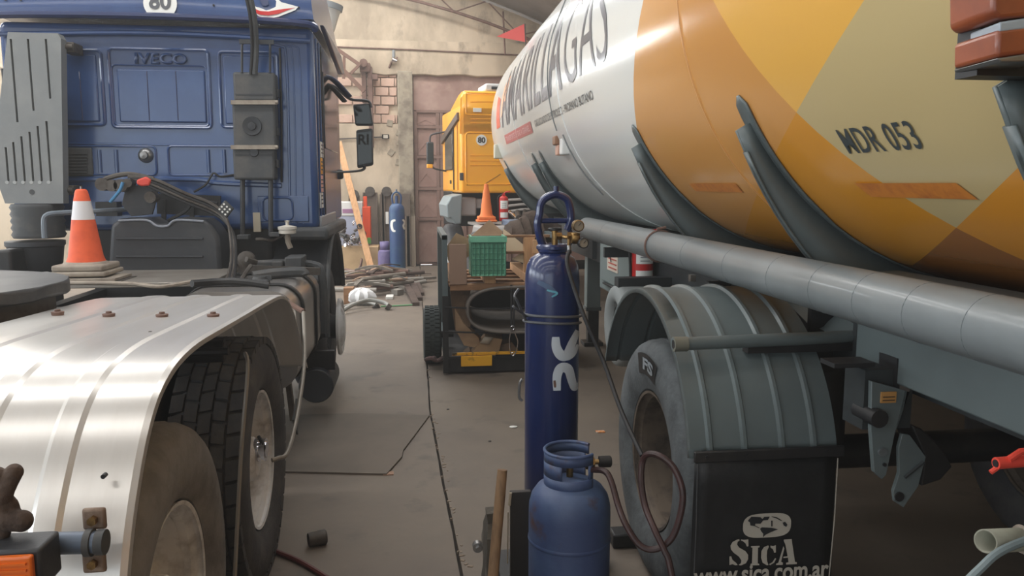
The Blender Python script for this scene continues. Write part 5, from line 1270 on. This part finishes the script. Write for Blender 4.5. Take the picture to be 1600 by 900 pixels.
# pallet upper platform
P_ = empty('wooden_pallet', (.75, 7.4, .80), 'broken wooden pallet resting across the middle of the scrap cart', 'pallet')
zp = .80
for i, y in enumerate((ycf + .02, 7.2, 7.5, 7.8, 8.05)): rbox((xl + .04, y, zp), (xr, y + .09, zp + .022), 'slat', wood, P_, .003)
for x in (xl + .05, xl + .36, .98): rbox((x, ycf + .03, zp + .022), (x + .10, 8.1, zp + .10), 'block', wood_lt if x > .5 else wood, P_, .004)
rbox((xl + .05, ycf + .01, zp - .035), (xr, ycf + .03, zp + .02), 'front_board', wood, P_, .003)
for k, z in enumerate((zp + .27, zp + .42)): rbox((xl + .22, ycf + .22, z), (xr, ycf + .30, z + .022), 'slat', wood, P_, .003)
for x in (xl + .24, .99): rbox((x, ycf + .2, zp + .1), (x + .10, ycf + .28, zp + .42), 'upright_block', wood_lt, P_, .003)
rbox((xl + .045, ycf - .0, zp + .02), (xl + .20, ycf + .03, zp + .38), 'upright_board', mat('pinkish_wood', (.58, .47, .40), .85), P_, .004)
# rolled sheet
prof = []
a, b = at(731, 522, ycf - .02), at(905, 448, ycf - .02)
cx0, cz0 = (a.x + b.x) / 2, (a.z + b.z) / 2; hw_, hh_ = (b.x - a.x) / 2, (b.z - a.z) / 2
rows = []
for k in range(64):
    t = 2 * math.pi * k / 64; u = math.cos(t); s_ = math.sin(t)
    xx = cx0 + hw_ * math.copysign(abs(u) ** .62, u); zz = cz0 + hh_ * math.copysign(abs(s_) ** .8, s_) + .03 * (u < 0) * (s_ > 0) * 0
    rows.append([V(xx, y, zz + .012 * math.sin(y * 4)) for y in (ycf - .05, ycf + .3, ycf + .7, ycf + 1.2)])
rows.append(rows[0])
MB().grid(rows).build('rolled_rubber_sheet', rollgrey, solid=.022, label='grey rubber sheet rolled into an open oval, lying in the cart under the pallet', cat='rubber sheet')
# green crate
K2 = empty('green_crate', (at(765, 432, 6.85).x, 6.95, zp + .1), 'green plastic lattice crate standing tilted on the pallet', 'crate')
crdark = mat('crate_dark_green', (.20, .45, .36), .5); yk = 6.84; a, b = at(736, 432, yk), at(791, 369, yk)
x0, x1, z0, z1 = a.x, b.x, a.z, b.z; z0 = max(z0, zp + .03)
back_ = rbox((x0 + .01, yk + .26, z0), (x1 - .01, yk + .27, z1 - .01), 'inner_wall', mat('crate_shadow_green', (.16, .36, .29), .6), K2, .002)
for i in range(9): x = x0 + (x1 - x0 - .007) * i / 8; rbox((x, yk, z0), (x + .007, yk + .014, z1 - .04), 'lattice_bar', crdark, K2, 0)
for i in range(7): z = z0 + (z1 - z0 - .06) * i / 6; rbox((x0, yk + .002, z), (x1, yk + .012, z + .006), 'lattice_bar', crdark, K2, 0)
rbox((x0 + .002, yk + .02, z0), (x1 - .002, yk + .028, z1 - .02), 'liner', greencr, K2, 0)
rbox((x0 - .006, yk - .008, z1 - .055), (x1 + .006, yk + .014, z1), 'rim', greencr, K2, .004)
for s_ in (x0, x1 - .014): rbox((s_, yk, z0), (s_ + .014, yk + .27, z1), 'side_wall', greencr, K2, .003)
rbox((x0, yk, z0 - .0), (x1, yk + .27, z0 + .012), 'bottom', greencr, K2, .003)
# cardboard
def cardpiece(px_pts, y, name, m, label, thick=.01, tilt=.0, d=None, grp=None):
    pts = [at(p[0], p[1], y) + V(0, (432 - p[1]) * tilt, 0) for p in px_pts]
    c = sum(pts, V(0, 0, 0)) / len(pts)
    g = MB(); g.prism(pts, d or (0, thick, 0)); return g.build(name, m, label=label, cat='cardboard', bevel=.001)
cardpiece([(698, 385), (713, 364), (731, 372), (735, 398), (716, 415), (700, 408)], 7.1, 'cardboard_piece', card, 'creased brown cardboard piece left of the green crate')
cardpiece([(738, 372), (770, 346), (790, 364), (790, 376), (745, 376)], 7.25, 'cardboard_piece', card, 'pointed cardboard flap rising just behind the green crate', tilt=.004)
cardpiece([(791, 360), (800, 366), (826, 388), (822, 397), (791, 398)], 7.2, 'cardboard_piece', mat('pale_cardboard', (.80, .72, .60), .8), 'pale folded cardboard sheet right of the green crate', tilt=.004)
cardpiece([(800, 405), (818, 393), (845, 392), (850, 410), (820, 412)], 7.15, 'cardboard_piece', mat('pale_cardboard', (.8, .72, .6)), 'small pale cardboard scrap at the right end of the pallet')
# heap of brown burlap behind
g = MB(); rows = []
hp_ = [(778, 372), (792, 350), (808, 342), (816, 335), (832, 328), (850, 335), (870, 350)]
top = [at(x, y, 7.8) for x, y in hp_]
rows = []
for j in range(9):
    t = j / 8; row = []
    for i, p in enumerate(spline(top, 3)):
        row.append(V(p.x + .02 * math.sin(i * 2 + j), 7.4 + .7 * t + .03 * math.sin(i * 1.7), 1.0 + (p.z - 1.0) * math.sin(math.pi * min(1, .02 + t * .98)) ** .5 + .006 * math.sin(i * 1.1 + j * 2.3)))
    rows.append(row)
g.grid(rows).build('burlap_heap', soil, label='heap of dark brown burlap sacking on the cart behind the cardboard', cat='sacking')
# crumpled old cardboard inside lower bay
cardpiece([(703, 452), (736, 450), (733, 470), (738, 500), (728, 530), (712, 520), (706, 480)], 7.05, 'old_cardboard', card_dk, 'dark crumpled cardboard standing left of the rolled sheet', d=(0, .03, 0))
cardpiece([(710, 480), (724, 505), (748, 528), (752, 545), (725, 540), (712, 515)], 7.0, 'old_cardboard', card, 'bent cardboard strip below the left edge of the rolled sheet', d=(.02, .1, 0))
cardpiece([(734, 556), (758, 526), (785, 530), (780, 548), (764, 570), (740, 566)], 6.93, 'cardboard_box', mat('tan_cardboard', (.60, .49, .37), .85), 'crushed cardboard box lying below the rolled sheet', d=(.02, .2, .01))
bx_ = bpy.data.objects.get('cardboard_box')
MB().add([at(*p, 6.925) for p in ((742, 563), (757, 553), (768, 563), (756, 570))], [(0, 1, 2, 3)]).build('open_flap', card_dk, bx_, solid=.003)
MB().add([at(*p, 6.92) for p in ((750, 536), (757, 526), (771, 527), (764, 538))], [(0, 1, 2, 3)]).build('taped_lid', mat('pale_tape', (.70, .66, .60), .7), bx_, solid=.003)
cardpiece([(700, 572), (735, 548), (760, 572), (740, 576)], 7.0, 'old_cardboard', card_dk, 'flattened cardboard lying on the cart deck', d=(0, .2, 0))
cardpiece([(776, 540), (800, 535), (818, 560), (815, 566), (785, 568)], 7.0, 'old_cardboard', card_dk, 'crumpled dark cardboard on the deck beside crushed box', d=(0, .2, 0))
# small wood on right
rbox(at(833, 396, 7.0), at(850, 375, 7.0) + V(0, .04, 0), 'wood_offcut', wood_lt, None, .003, label='light wood offcut standing at the right side of the pallet', cat='wood')
# rods and snap hooks hanging
tt = MB()
o = MB().tube([at(799, 445, 6.86), at(799, 515, 6.86)], .010, 8).tube([at(803, 447, 6.86), at(803, 520, 6.86)], .008, 8).build('steel_rod_pair', mat('dark_rod', (.25, .25, .26), .4, .5), label='pair of dark steel rods hanging before the rolled sheet', cat='rod')
g = MB(); L_ = [at(799, 516, 6.85), at(796, 530, 6.85), at(797, 548, 6.85), at(801, 556, 6.85), at(806, 550, 6.85), at(809, 535, 6.85), at(806, 524, 6.85), at(802, 516, 6.85)]
g.tube(L_, .005, 6, smooth=4, closed=True); ring(g, at(801, 512, 6.85), .016, .004); ring(g, at(801, 553, 6.85), .014, .004)
g.build('snap_hook_chain', chrome, label='bright steel snap hooks hanging from the dark rods', cat='hook')
# ------------------------------------------------------------------ back area things
def gascyl(name, x, y, r, h, m, label):
    e = empty(name, (x, y, 0), label, 'gas cylinder')
    MB().lathe([(0, 0), (r, .01), (r, h - .22), (r * .9, h - .15), (r * .6, h - .10), (r * .35, h - .09), (0, h - .09)], (x, y, 0), 'z', 28, cap=False).build('cylinder_body', m, e)
    g = MB(); g.tube([V(x - r * .5, y, h - .1), V(x - r * .55, y, h + .05), V(x, y, h + .12), V(x + r * .55, y, h + .05), V(x + r * .5, y, h - .1)], .018, 8, smooth=4); g.cyl((x, y, h - .1), (x, y, h + .05), .03); g.cyl((x, y, h + .1), (x, y, h + .17), .014)
    g.build('valve_guard', m, e); return e
ba = at(622, 431, z=0)
bc = gascyl('gas_cylinder', ba.x, ba.y, .145, 1.45, mat('teal_blue_cylinder', (.16, .27, .45), .4, 0, (.22, .36, .47), 4), 'blue gas cylinder with white marks standing in the scrap near the far wall')
def onC(px, py, h=.004):
    p = at(px, py, ba.y - .14); s_ = max(-.99, min(.99, (p.x - ba.x) / .145)); a = math.asin(s_); return V(ba.x + (.149) * math.sin(a), ba.y - .149 * math.cos(a), p.z)
ribbon([(618, 344), (613, 346), (612, 353), (614, 360), (618, 361)], 2.0, onC).build('white_mark', sticker, bc)
ribbon([(629, 343), (632, 348), (630, 353), (632, 359)], 1.6, onC).build('white_mark', sticker, bc)
pp = at(602, 430, z=0)
pc = empty('gas_bottle', pp, 'faded purple squat gas bottle left of the far blue cylinder', 'gas bottle')
MB().lathe([(0, .01), (.125, .01), (.13, .04), (.13, .40), (.12, .46), (.08, .49), (0, .50)], pp, 'z', 24, cap=False).build('bottle_body', purple, pc)
MB().lathe([(.085, .48), (.085, .64)], pp, 'z', 20, cap=False).build('collar', purple, pc, solid=.008)
MB().cyl(pp + V(0, 0, .48), pp + V(0, 0, .58), .02).build('valve', brass, pc)
# plywood box
x0, x1 = at(540, 430, 15.2).x, at(592, 430, 15.2).x
rbox((x0 - .4, 15.2, 0), (x1, 15.8, .52), 'plywood_box', mat('plywood', (.76, .65, .50), .8, 0, (.68, .57, .43), 3), None, .008, label='pale plywood box by the far wall with machine parts on top', cat='box')
# white / orange cabinet machine
mc = empty('workshop_machine', (at(555, 400, 15.5).x, 15.5, .52), 'white and orange workshop machine on the plywood box by the far wall', 'machine')
a, b = at(528, 366, 15.5), at(566, 315, 15.5)
rbox((a.x - .2, 15.5, b.z - .28), (b.x, 15.8, b.z), 'white_housing', white, mc, .02); rbox((a.x - .2, 15.52, .52), (b.x, 15.8, b.z - .28), 'grey_housing', mat('pale_blue_grey', (.66, .68, .76), .5), mc, .01)
rbox((b.x, 15.5, .62), (b.x + .15, 15.8, b.z - .1), 'orange_side', mat('orange_red_panel', (.88, .30, .12), .5), mc, .01)
rbox((b.x + .02, 15.52, b.z - .1), (b.x + .09, 15.6, b.z + .1), 'orange_lever', mat('orange_red_panel', (.88, .3, .12)), mc, .01)
rbox((b.x + .08, 15.49, .56), (b.x + .15, 15.52, .68), 'green_tag', mat('green_tag', (.35, .62, .30), .6), mc, .002)
rbox((a.x + .1, 15.49, b.z - .22), (a.x + .32, 15.5, b.z - .14), 'nameplate', mat('red_blue_label', (.62, .45, .58), .5), mc, .001)
random.seed(21)
for k in range(26):
    x = random.uniform(a.x + .0, b.x - .03); z = .53 + random.random() ** 1.3 * .42
    r0 = random.uniform(.02, .06); m_ = random.choice([chrome, scrapgrey, black, scrapgrey, steel])
    g = MB(); dx = random.uniform(-.14, .14); dz_ = random.uniform(-.08, .1); y = random.uniform(15.05, 15.35)
    g.cyl((x, y, z), (x + dx, y + .1, max(.54, z + dz_)), r0 * .6, n=8)
    if k % 2: ring(g, (x + dx, y, max(.56, z + dz_)), r0, .012)
    g.build('machine_part', m_, label='loose greasy machine part heaped on the plywood box', cat='machine part', group='machine parts heaped on the plywood box')
# leaning plank
p0, p1 = at(529, 222, 15.9), at(581, 424, 14.9)
MB().bar(p0, p1, .12, .03, up=(0, 1, 0)).build('leaning_plank', wood_lt, label='long light wood plank leaning against the far wall', cat='plank')
# wall uprights (profiles leaning at back wall)
wallx = [(553, 298, 430, 'narrow steel profile nearest to the white machine'), (578, 293, 425, 'wide steel profile standing between machine and purple bottle'), (597, 296, 420, 'thin steel profile standing behind the purple bottle'), (604, 293, 420, 'steel profile with round top left of the far blue cylinder'), (629, 295, 420, 'wide steel profile behind the far blue cylinder'), (641, 330, 418, 'pale steel profile next to the rusty door')]
for i, (px, py0, py1, lb) in enumerate(wallx):
    y = 16.5; p = at(px, py0, y); wd = (.22, .30, .10, .24, .30, .20)[i]
    e = empty('steel_profile', (p.x, y, 0), lb, 'steel profile')
    mm = mat('brown_grey_profile', (.42, .37, .33), .7, .2, (.34, .30, .27), 4) if i < 5 else mat('pale_profile', (.56, .51, .45), .8)
    rbox((p.x - wd / 2, y, 0), (p.x + wd / 2, y + .07, p.z - .1), 'web', mm, e, .004)
    rbox((p.x - wd / 2, y - .04, 0), (p.x - wd / 2 + .02, y, p.z - .1), 'flange', mm, e, .002); rbox((p.x + wd / 2 - .02, y - .04, 0), (p.x + wd / 2, y, p.z - .1), 'flange', mm, e, .002)
    if i in (0, 1, 3): MB().cyl((p.x, y - .06, p.z - .08), (p.x, y + .02, p.z - .08), .10, n=16).build('round_head', scrapgrey, e)
    if i in (0, 3, 4): rbox((p.x - .03, y - .05, p.z - .75), (p.x + .03, y - .04, p.z - .5), 'paper_tag', sticker, e, 0); 
# jib bracket truss
J = empty('wall_jib', (at(578, 160, 16.3).x, 16.3, 2.9), 'brown steel jib arm with braces fixed high on the far wall', 'jib crane')
jy = 16.2; rustd = mat('dark_rust_arm', (.40, .29, .24), .8)
def jb(p, q, w, yy_=jy): return MB().bar(at(*p, yy_), at(*q, yy_), w * 1.35, w * 1.35).build('bar', rustd, J)
jb((505, 62), (563, 102), .05); jb((508, 80), (569, 143), .06); jb((538, 88), (537, 123), .04); jb((514, 70), (515, 82), .03); jb((548, 115), (560, 103), .04)
rbox(at(562, 112, 16.3), at(578, 98, 16.3) + V(0, .3, 0), 'head_plate', rust, J, .01); rbox(at(566, 160, 16.4), at(571, 96, 16.4) + V(0, .2, 0), 'post', rust, J, .005); rbox(at(577, 230, 16.4), at(581, 104, 16.4) + V(0, .2, 0), 'post', rust, J, .005)
rbox(at(580, 124, 16.4), at(590, 116, 16.4) + V(0, .2, 0), 'stub', rust, J, .005)
MB().cyl(at(568, 98, 16.2), at(568, 98, 16.5), .08, n=14).build('pulley', rust, J)
# switch box, conduit, small lamp
sb = MB().box(at(597, 217, 16.6), at(608, 210, 16.6)).build('switch_box', blackplas, back, bevel=.01)
MB().box(at(599, 216, 16.58), at(606, 211, 16.58) + V(0, .03, 0)).build('switch_face', mat('switch_face', (.75, .72, .66), .6), sb)
MB().tube([at(528, 217, 16.62), at(597, 214, 16.62)], .012, 6).build('conduit', scrapgrey, back)
fl_ = empty('wall_lamp', at(615, 93, 16.55), 'tiny silver lamp on short arm high on the far wall', 'lamp')
MB().cyl(at(615, 78, 16.6), at(615, 90, 16.6), .03).build('arm', greyplas, fl_); MB().cyl(at(613, 93, 16.5), at(620, 96, 16.5), .05, .03, n=12).build('reflector', chrome, fl_)
MB().bar(at(612, 96, 16.55), at(608, 106, 16.6), .03, .03).bar(at(618, 95, 16.55), at(621, 89, 16.55), .03, .03).build('brackets', rust, fl_)
# hanging white lamp housing near cab roof
hl = empty('hanging_lamp', at(512, 32, 10), 'white bucket-shaped lamp housing hanging beside the blue cab roof', 'lamp')
a, b = at(517, 12, 10), at(509, 50, 10)
MB().tube([a, a.lerp(b, .15), b], .135, 24, r2=.095).build('housing', mat('dull_white_housing', (.82, .80, .76), .5), hl)
MB().tube([a + V(-.02, 0, .0), a + V(-.13, 0, .10), V(a.x - .2, 10, 5.3)], .018, 8).build('hanger', scrapgrey, hl)
MB().cyl(a + (a - b).normalized() * -.02, a + (a - b).normalized() * .05, .14, n=24).build('rim', greyplas, hl)
# ------------------------------------------------------------------ scrap pile
random.seed(17)
kinds = [('leaf_spring', 'curved leaf spring'), ('scrap_bar', 'steel bar'), ('scrap_pipe', 'pipe')]
def floor_at(px, py): return at(px, py, z=0)
def slab_bar(p, q, w, h, name, m, label, grp, bow=0):
    pts = [p.lerp(q, t / 8) + V(0, 0, h / 2 + bow * math.sin(math.pi * t / 8)) for t in range(9)]
    g = MB(); r = (q - p).normalized().cross(V(0, 0, 1)).normalized()
    g.grid([[x_ - r * w / 2 + V(0, 0, -h / 2), x_ - r * w / 2 + V(0, 0, h / 2), x_ + r * w / 2 + V(0, 0, h / 2), x_ + r * w / 2 + V(0, 0, -h / 2)] for x_ in pts], True)
    g.add([pts[0] - r * w / 2 + V(0, 0, -h / 2), pts[0] - r * w / 2 + V(0, 0, h / 2), pts[0] + r * w / 2 + V(0, 0, h / 2), pts[0] + r * w / 2 + V(0, 0, -h / 2)], [(0, 1, 2, 3)])
    g.add([pts[-1] - r * w / 2 + V(0, 0, -h / 2), pts[-1] - r * w / 2 + V(0, 0, h / 2), pts[-1] + r * w / 2 + V(0, 0, h / 2), pts[-1] + r * w / 2 + V(0, 0, -h / 2)], [(0, 1, 2, 3)])
    return g.build(name, m, label=label, cat='scrap metal', group=grp, bevel=.002)
rustm = [mat('dusty_scrap', (.50, .47, .43), .7, .2, (.38, .35, .32), 9), rust, mat('dark_rust', (.36, .30, .27), .8, .3, (.25, .21, .19), 9), mat('grey_bar', (.58, .56, .53), .6, .3), mat('worn_brown', (.60, .50, .42), .8)]
for k in range(46):
    px = random.uniform(548, 648); t = random.random(); py = 437 + t * 40 * (1 - (px - 548) / 160)
    c = floor_at(px, py); ang = random.gauss(.25, .45); L_ = random.uniform(.3, .95); zz = random.uniform(0, .34) * max(0, 1 - abs(px - 595) / 70)
    d = V(math.cos(ang), math.sin(ang), random.uniform(-.05, .14)); p, q = c - d * L_ / 2, c + d * L_ / 2
    if p.z < 0: p.z = 0
    p.z += max(0, zz); q.z = max(q.z, 0) + max(0, zz)
    m_ = random.choice(rustm)
    if k % 3 == 0:
        MB().tube([p + V(0, 0, .03), q + V(0, 0, .03)], random.uniform(.016, .04), 10).build('scrap_pipe', m_, label='rusty pipe length in the scrap heap on the floor by the far cylinder', cat='scrap metal', group='pipes in the scrap heap')
    else:
        slab_bar(p, q, random.uniform(.05, .12), random.uniform(.012, .04), 'scrap_bar', m_, 'rusty flat bar in the scrap heap on the floor by the far cylinder', 'flat bars in the scrap heap', random.uniform(0, .08))
for k in range(16):
    px = random.uniform(590, 655); c = floor_at(px, random.uniform(428, 462)); s_ = random.uniform(.03, .09)
    MB().box(c + V(-s_, -s_, 0), c + V(s_, s_, s_ * 1.3), Matrix.Rotation(random.random() * 3, 3, 'Z')).build('scrap_block', random.choice(rustm), label='small steel block in the scrap heap on the floor', cat='scrap metal', group='blocks in the scrap heap', bevel=.01)
for (p, q, bow, lb_) in (((634, 432), (655, 470), .06, 'dark curved leaf spring, middle one of three at right end of the scrap heap'), ((640, 430), (658, 462), .05, 'dark curved leaf spring nearest the rusty door, right end of the scrap heap'), ((627, 440), (650, 478), .05, 'dark curved leaf spring nearest the camera at right end of the scrap heap')):
    slab_bar(floor_at(*p), floor_at(*q), .10, .05, 'leaf_spring', rustm[2], lb_, 'leaf springs at right end of the heap', bow)
MB().tube([floor_at(540, 438) + V(0, 0, .2), floor_at(560, 442) + V(0, 0, .22), floor_at(566, 436) + V(0, 0, .35)], .04, 10, smooth=5, flat=.5).build('bent_spring', rustm[1], label='bent rusty spring end curling up over the plank foot', cat='scrap metal')
# white bag, wood block, green straps, curved hoses with fittings
g = MB(); c = floor_at(566, 476)
rows = []
for i in range(9):
    t = math.pi * i / 8; rows.append([c + V((.2 + .03 * math.sin(k * 2.1 + i)) * math.sin(t) * math.cos(2 * math.pi * k / 18), (.15 + .02 * math.sin(k * 3)) * math.sin(t) * math.sin(2 * math.pi * k / 18), .11 + (.12 + .02 * math.sin(k * 2.7 + i * 2)) * math.cos(t)) for k in range(18)])
g.grid(rows, True).build('plastic_bag', plasticbag, label='crumpled white plastic bag lying in front of the scrap heap', cat='bag')
rbox(floor_at(545, 476) + V(-.07, 0, 0), floor_at(545, 476) + V(.07, .2, .24), 'wood_block', wood, None, .005, label='reddish wood block beside the white plastic bag', cat='wood')
hq = [at(535, 492, 10.4), at(552, 476, 10.6), at(575, 469, 10.8), at(600, 473, 10.8), at(608, 480, 10.7)]
ho = MB().tube([V(p.x, p.y, max(p.z, .05)) for p in hq], .028, 10, smooth=6).build('braided_hose', mat('pale_hose', (.60, .60, .58), .5, .2), label='pale grey hose curving over the floor before the scrap heap, longer one', cat='hose')
MB().cyl(at(604, 478, 10.7), at(610, 482, 10.7), .045, n=10).build('hose_fitting', scrapgrey, ho)
hq = [at(535, 484, 10.7), at(556, 474, 10.9), at(575, 473, 11.0), at(588, 480, 10.9)]
ho = MB().tube([V(p.x, p.y, max(p.z, .05)) for p in hq], .024, 10, smooth=6).build('braided_hose', mat('pale_hose', (.6, .6, .58)), label='shorter pale grey hose lying under the longer one', cat='hose')
MB().cyl(at(586, 477, 10.9), at(590, 484, 10.9), .05, n=10).build('hose_fitting', scrapgrey, ho)
for i, pts in enumerate((((586, 452), (600, 446), (612, 448), (608, 460)), ((595, 480), (620, 479), (655, 477)), ((560, 440), (575, 446), (590, 444)))):
    MB().tube([floor_at(*p) + V(0, 0, .012 + .1 * (i != 1)) for p in pts], .010, 6, smooth=5).build('green_strap', mat('green_strap', (.42, .66, .46), .6), label='thin green strap lying over scrap metal', cat='strap', group='green straps around the scrap heap')
rbox(floor_at(606, 468) + V(-.03, 0, 0), floor_at(612, 464) + V(.03, 0, .04), 'paper_scrap', sticker, None, .004, label='small white scrap on the floor in front of the heap', cat='litter')
# ------------------------------------------------------------------ things on the open floor
pl = [floor_at(604, 743), floor_at(628, 716) , floor_at(630, 706) + V(.0, 0, 0), floor_at(671, 651), floor_at(560, 648), floor_at(455, 650) + V(-.2, 0, 0), floor_at(430, 739)]
MB().prism(pl, (0, 0, .012)).build('steel_sheet', mat('floor_sheet', (.44, .40, .36), .75, .0, (.37, .34, .305), 2, .4, .7), label='thin dark steel sheet lying flat on the floor by the tractor wheel', cat='steel sheet')
q = floor_at(607, 741); MB().box(q + V(-.03, -.02, 0), q + V(.03, .03, .006)).build('cardboard_scrap', mat('pinkish_card', (.66, .53, .45), .9), label='tiny cardboard scrap under the steel sheet corner', cat='cardboard')
q = floor_at(497, 852); cu = MB().lathe([(.031, -.045), (.034, -.03), (.034, .0), (.036, .005), (.036, .035), (.030, .040), (.026, .04), (.026, .02), (0, .02)], (0, 0, 0), 'x', 20, cap=False)
mr = Matrix.Rotation(R(20), 3, 'Z'); cu.v = [mr @ p + q + V(0, 0, .036) for p in cu.v]
cu.build('wheel_socket', scrapgrey, label='short dirty metal socket lying on the floor by the tractor tyre', cat='socket')
MB().tube([floor_at(420, 860) + V(0, 0, .012), floor_at(437, 868) + V(0, 0, .012), floor_at(470, 882) + V(0, 0, .012), floor_at(520, 912) + V(0, 0, .012)], .012, 8, smooth=5).build('air_hose', mat('dark_red_hose', (.36, .16, .15), .5), label='dark red air hose on the floor under the tractor tyre', cat='hose')
q = floor_at(802, 668); MB().blob(q + V(0, 0, .006), (.03, .02, .006), 6).build('paper_scrap', sticker, label='small white paper scrap on the floor left of the tall cylinder', cat='litter')
q = floor_at(938, 675); MB().box(q + V(-.03, -.02, 0), q + V(.03, .02, .006)).build('sweet_wrapper', mat('orange_wrapper', (.85, .55, .30), .5, 0, (.9, .85, .8), 30), label='small orange and white wrapper on the floor right of the tall cylinder', cat='litter')
q = floor_at(970, 850); MB().box(q + V(-.05, -.05, 0), q + V(.06, .05, .07)).build('rubber_chock', black, label='black rubber chock on the floor behind the small blue bottle', cat='chock', bevel=.01)
random.seed(9)
for i, (px, py) in enumerate([(515, 607), (670, 590), (628, 660), (572, 655), (535, 680), (700, 640), (765, 690)]):
    q = floor_at(px, py); MB().blob(q + V(0, 0, .004), (.012, .009, .005), 5).build('floor_crumb', scrapgrey, label='tiny dark crumb of dirt on the open floor', cat='litter', group='dirt crumbs on the floor')
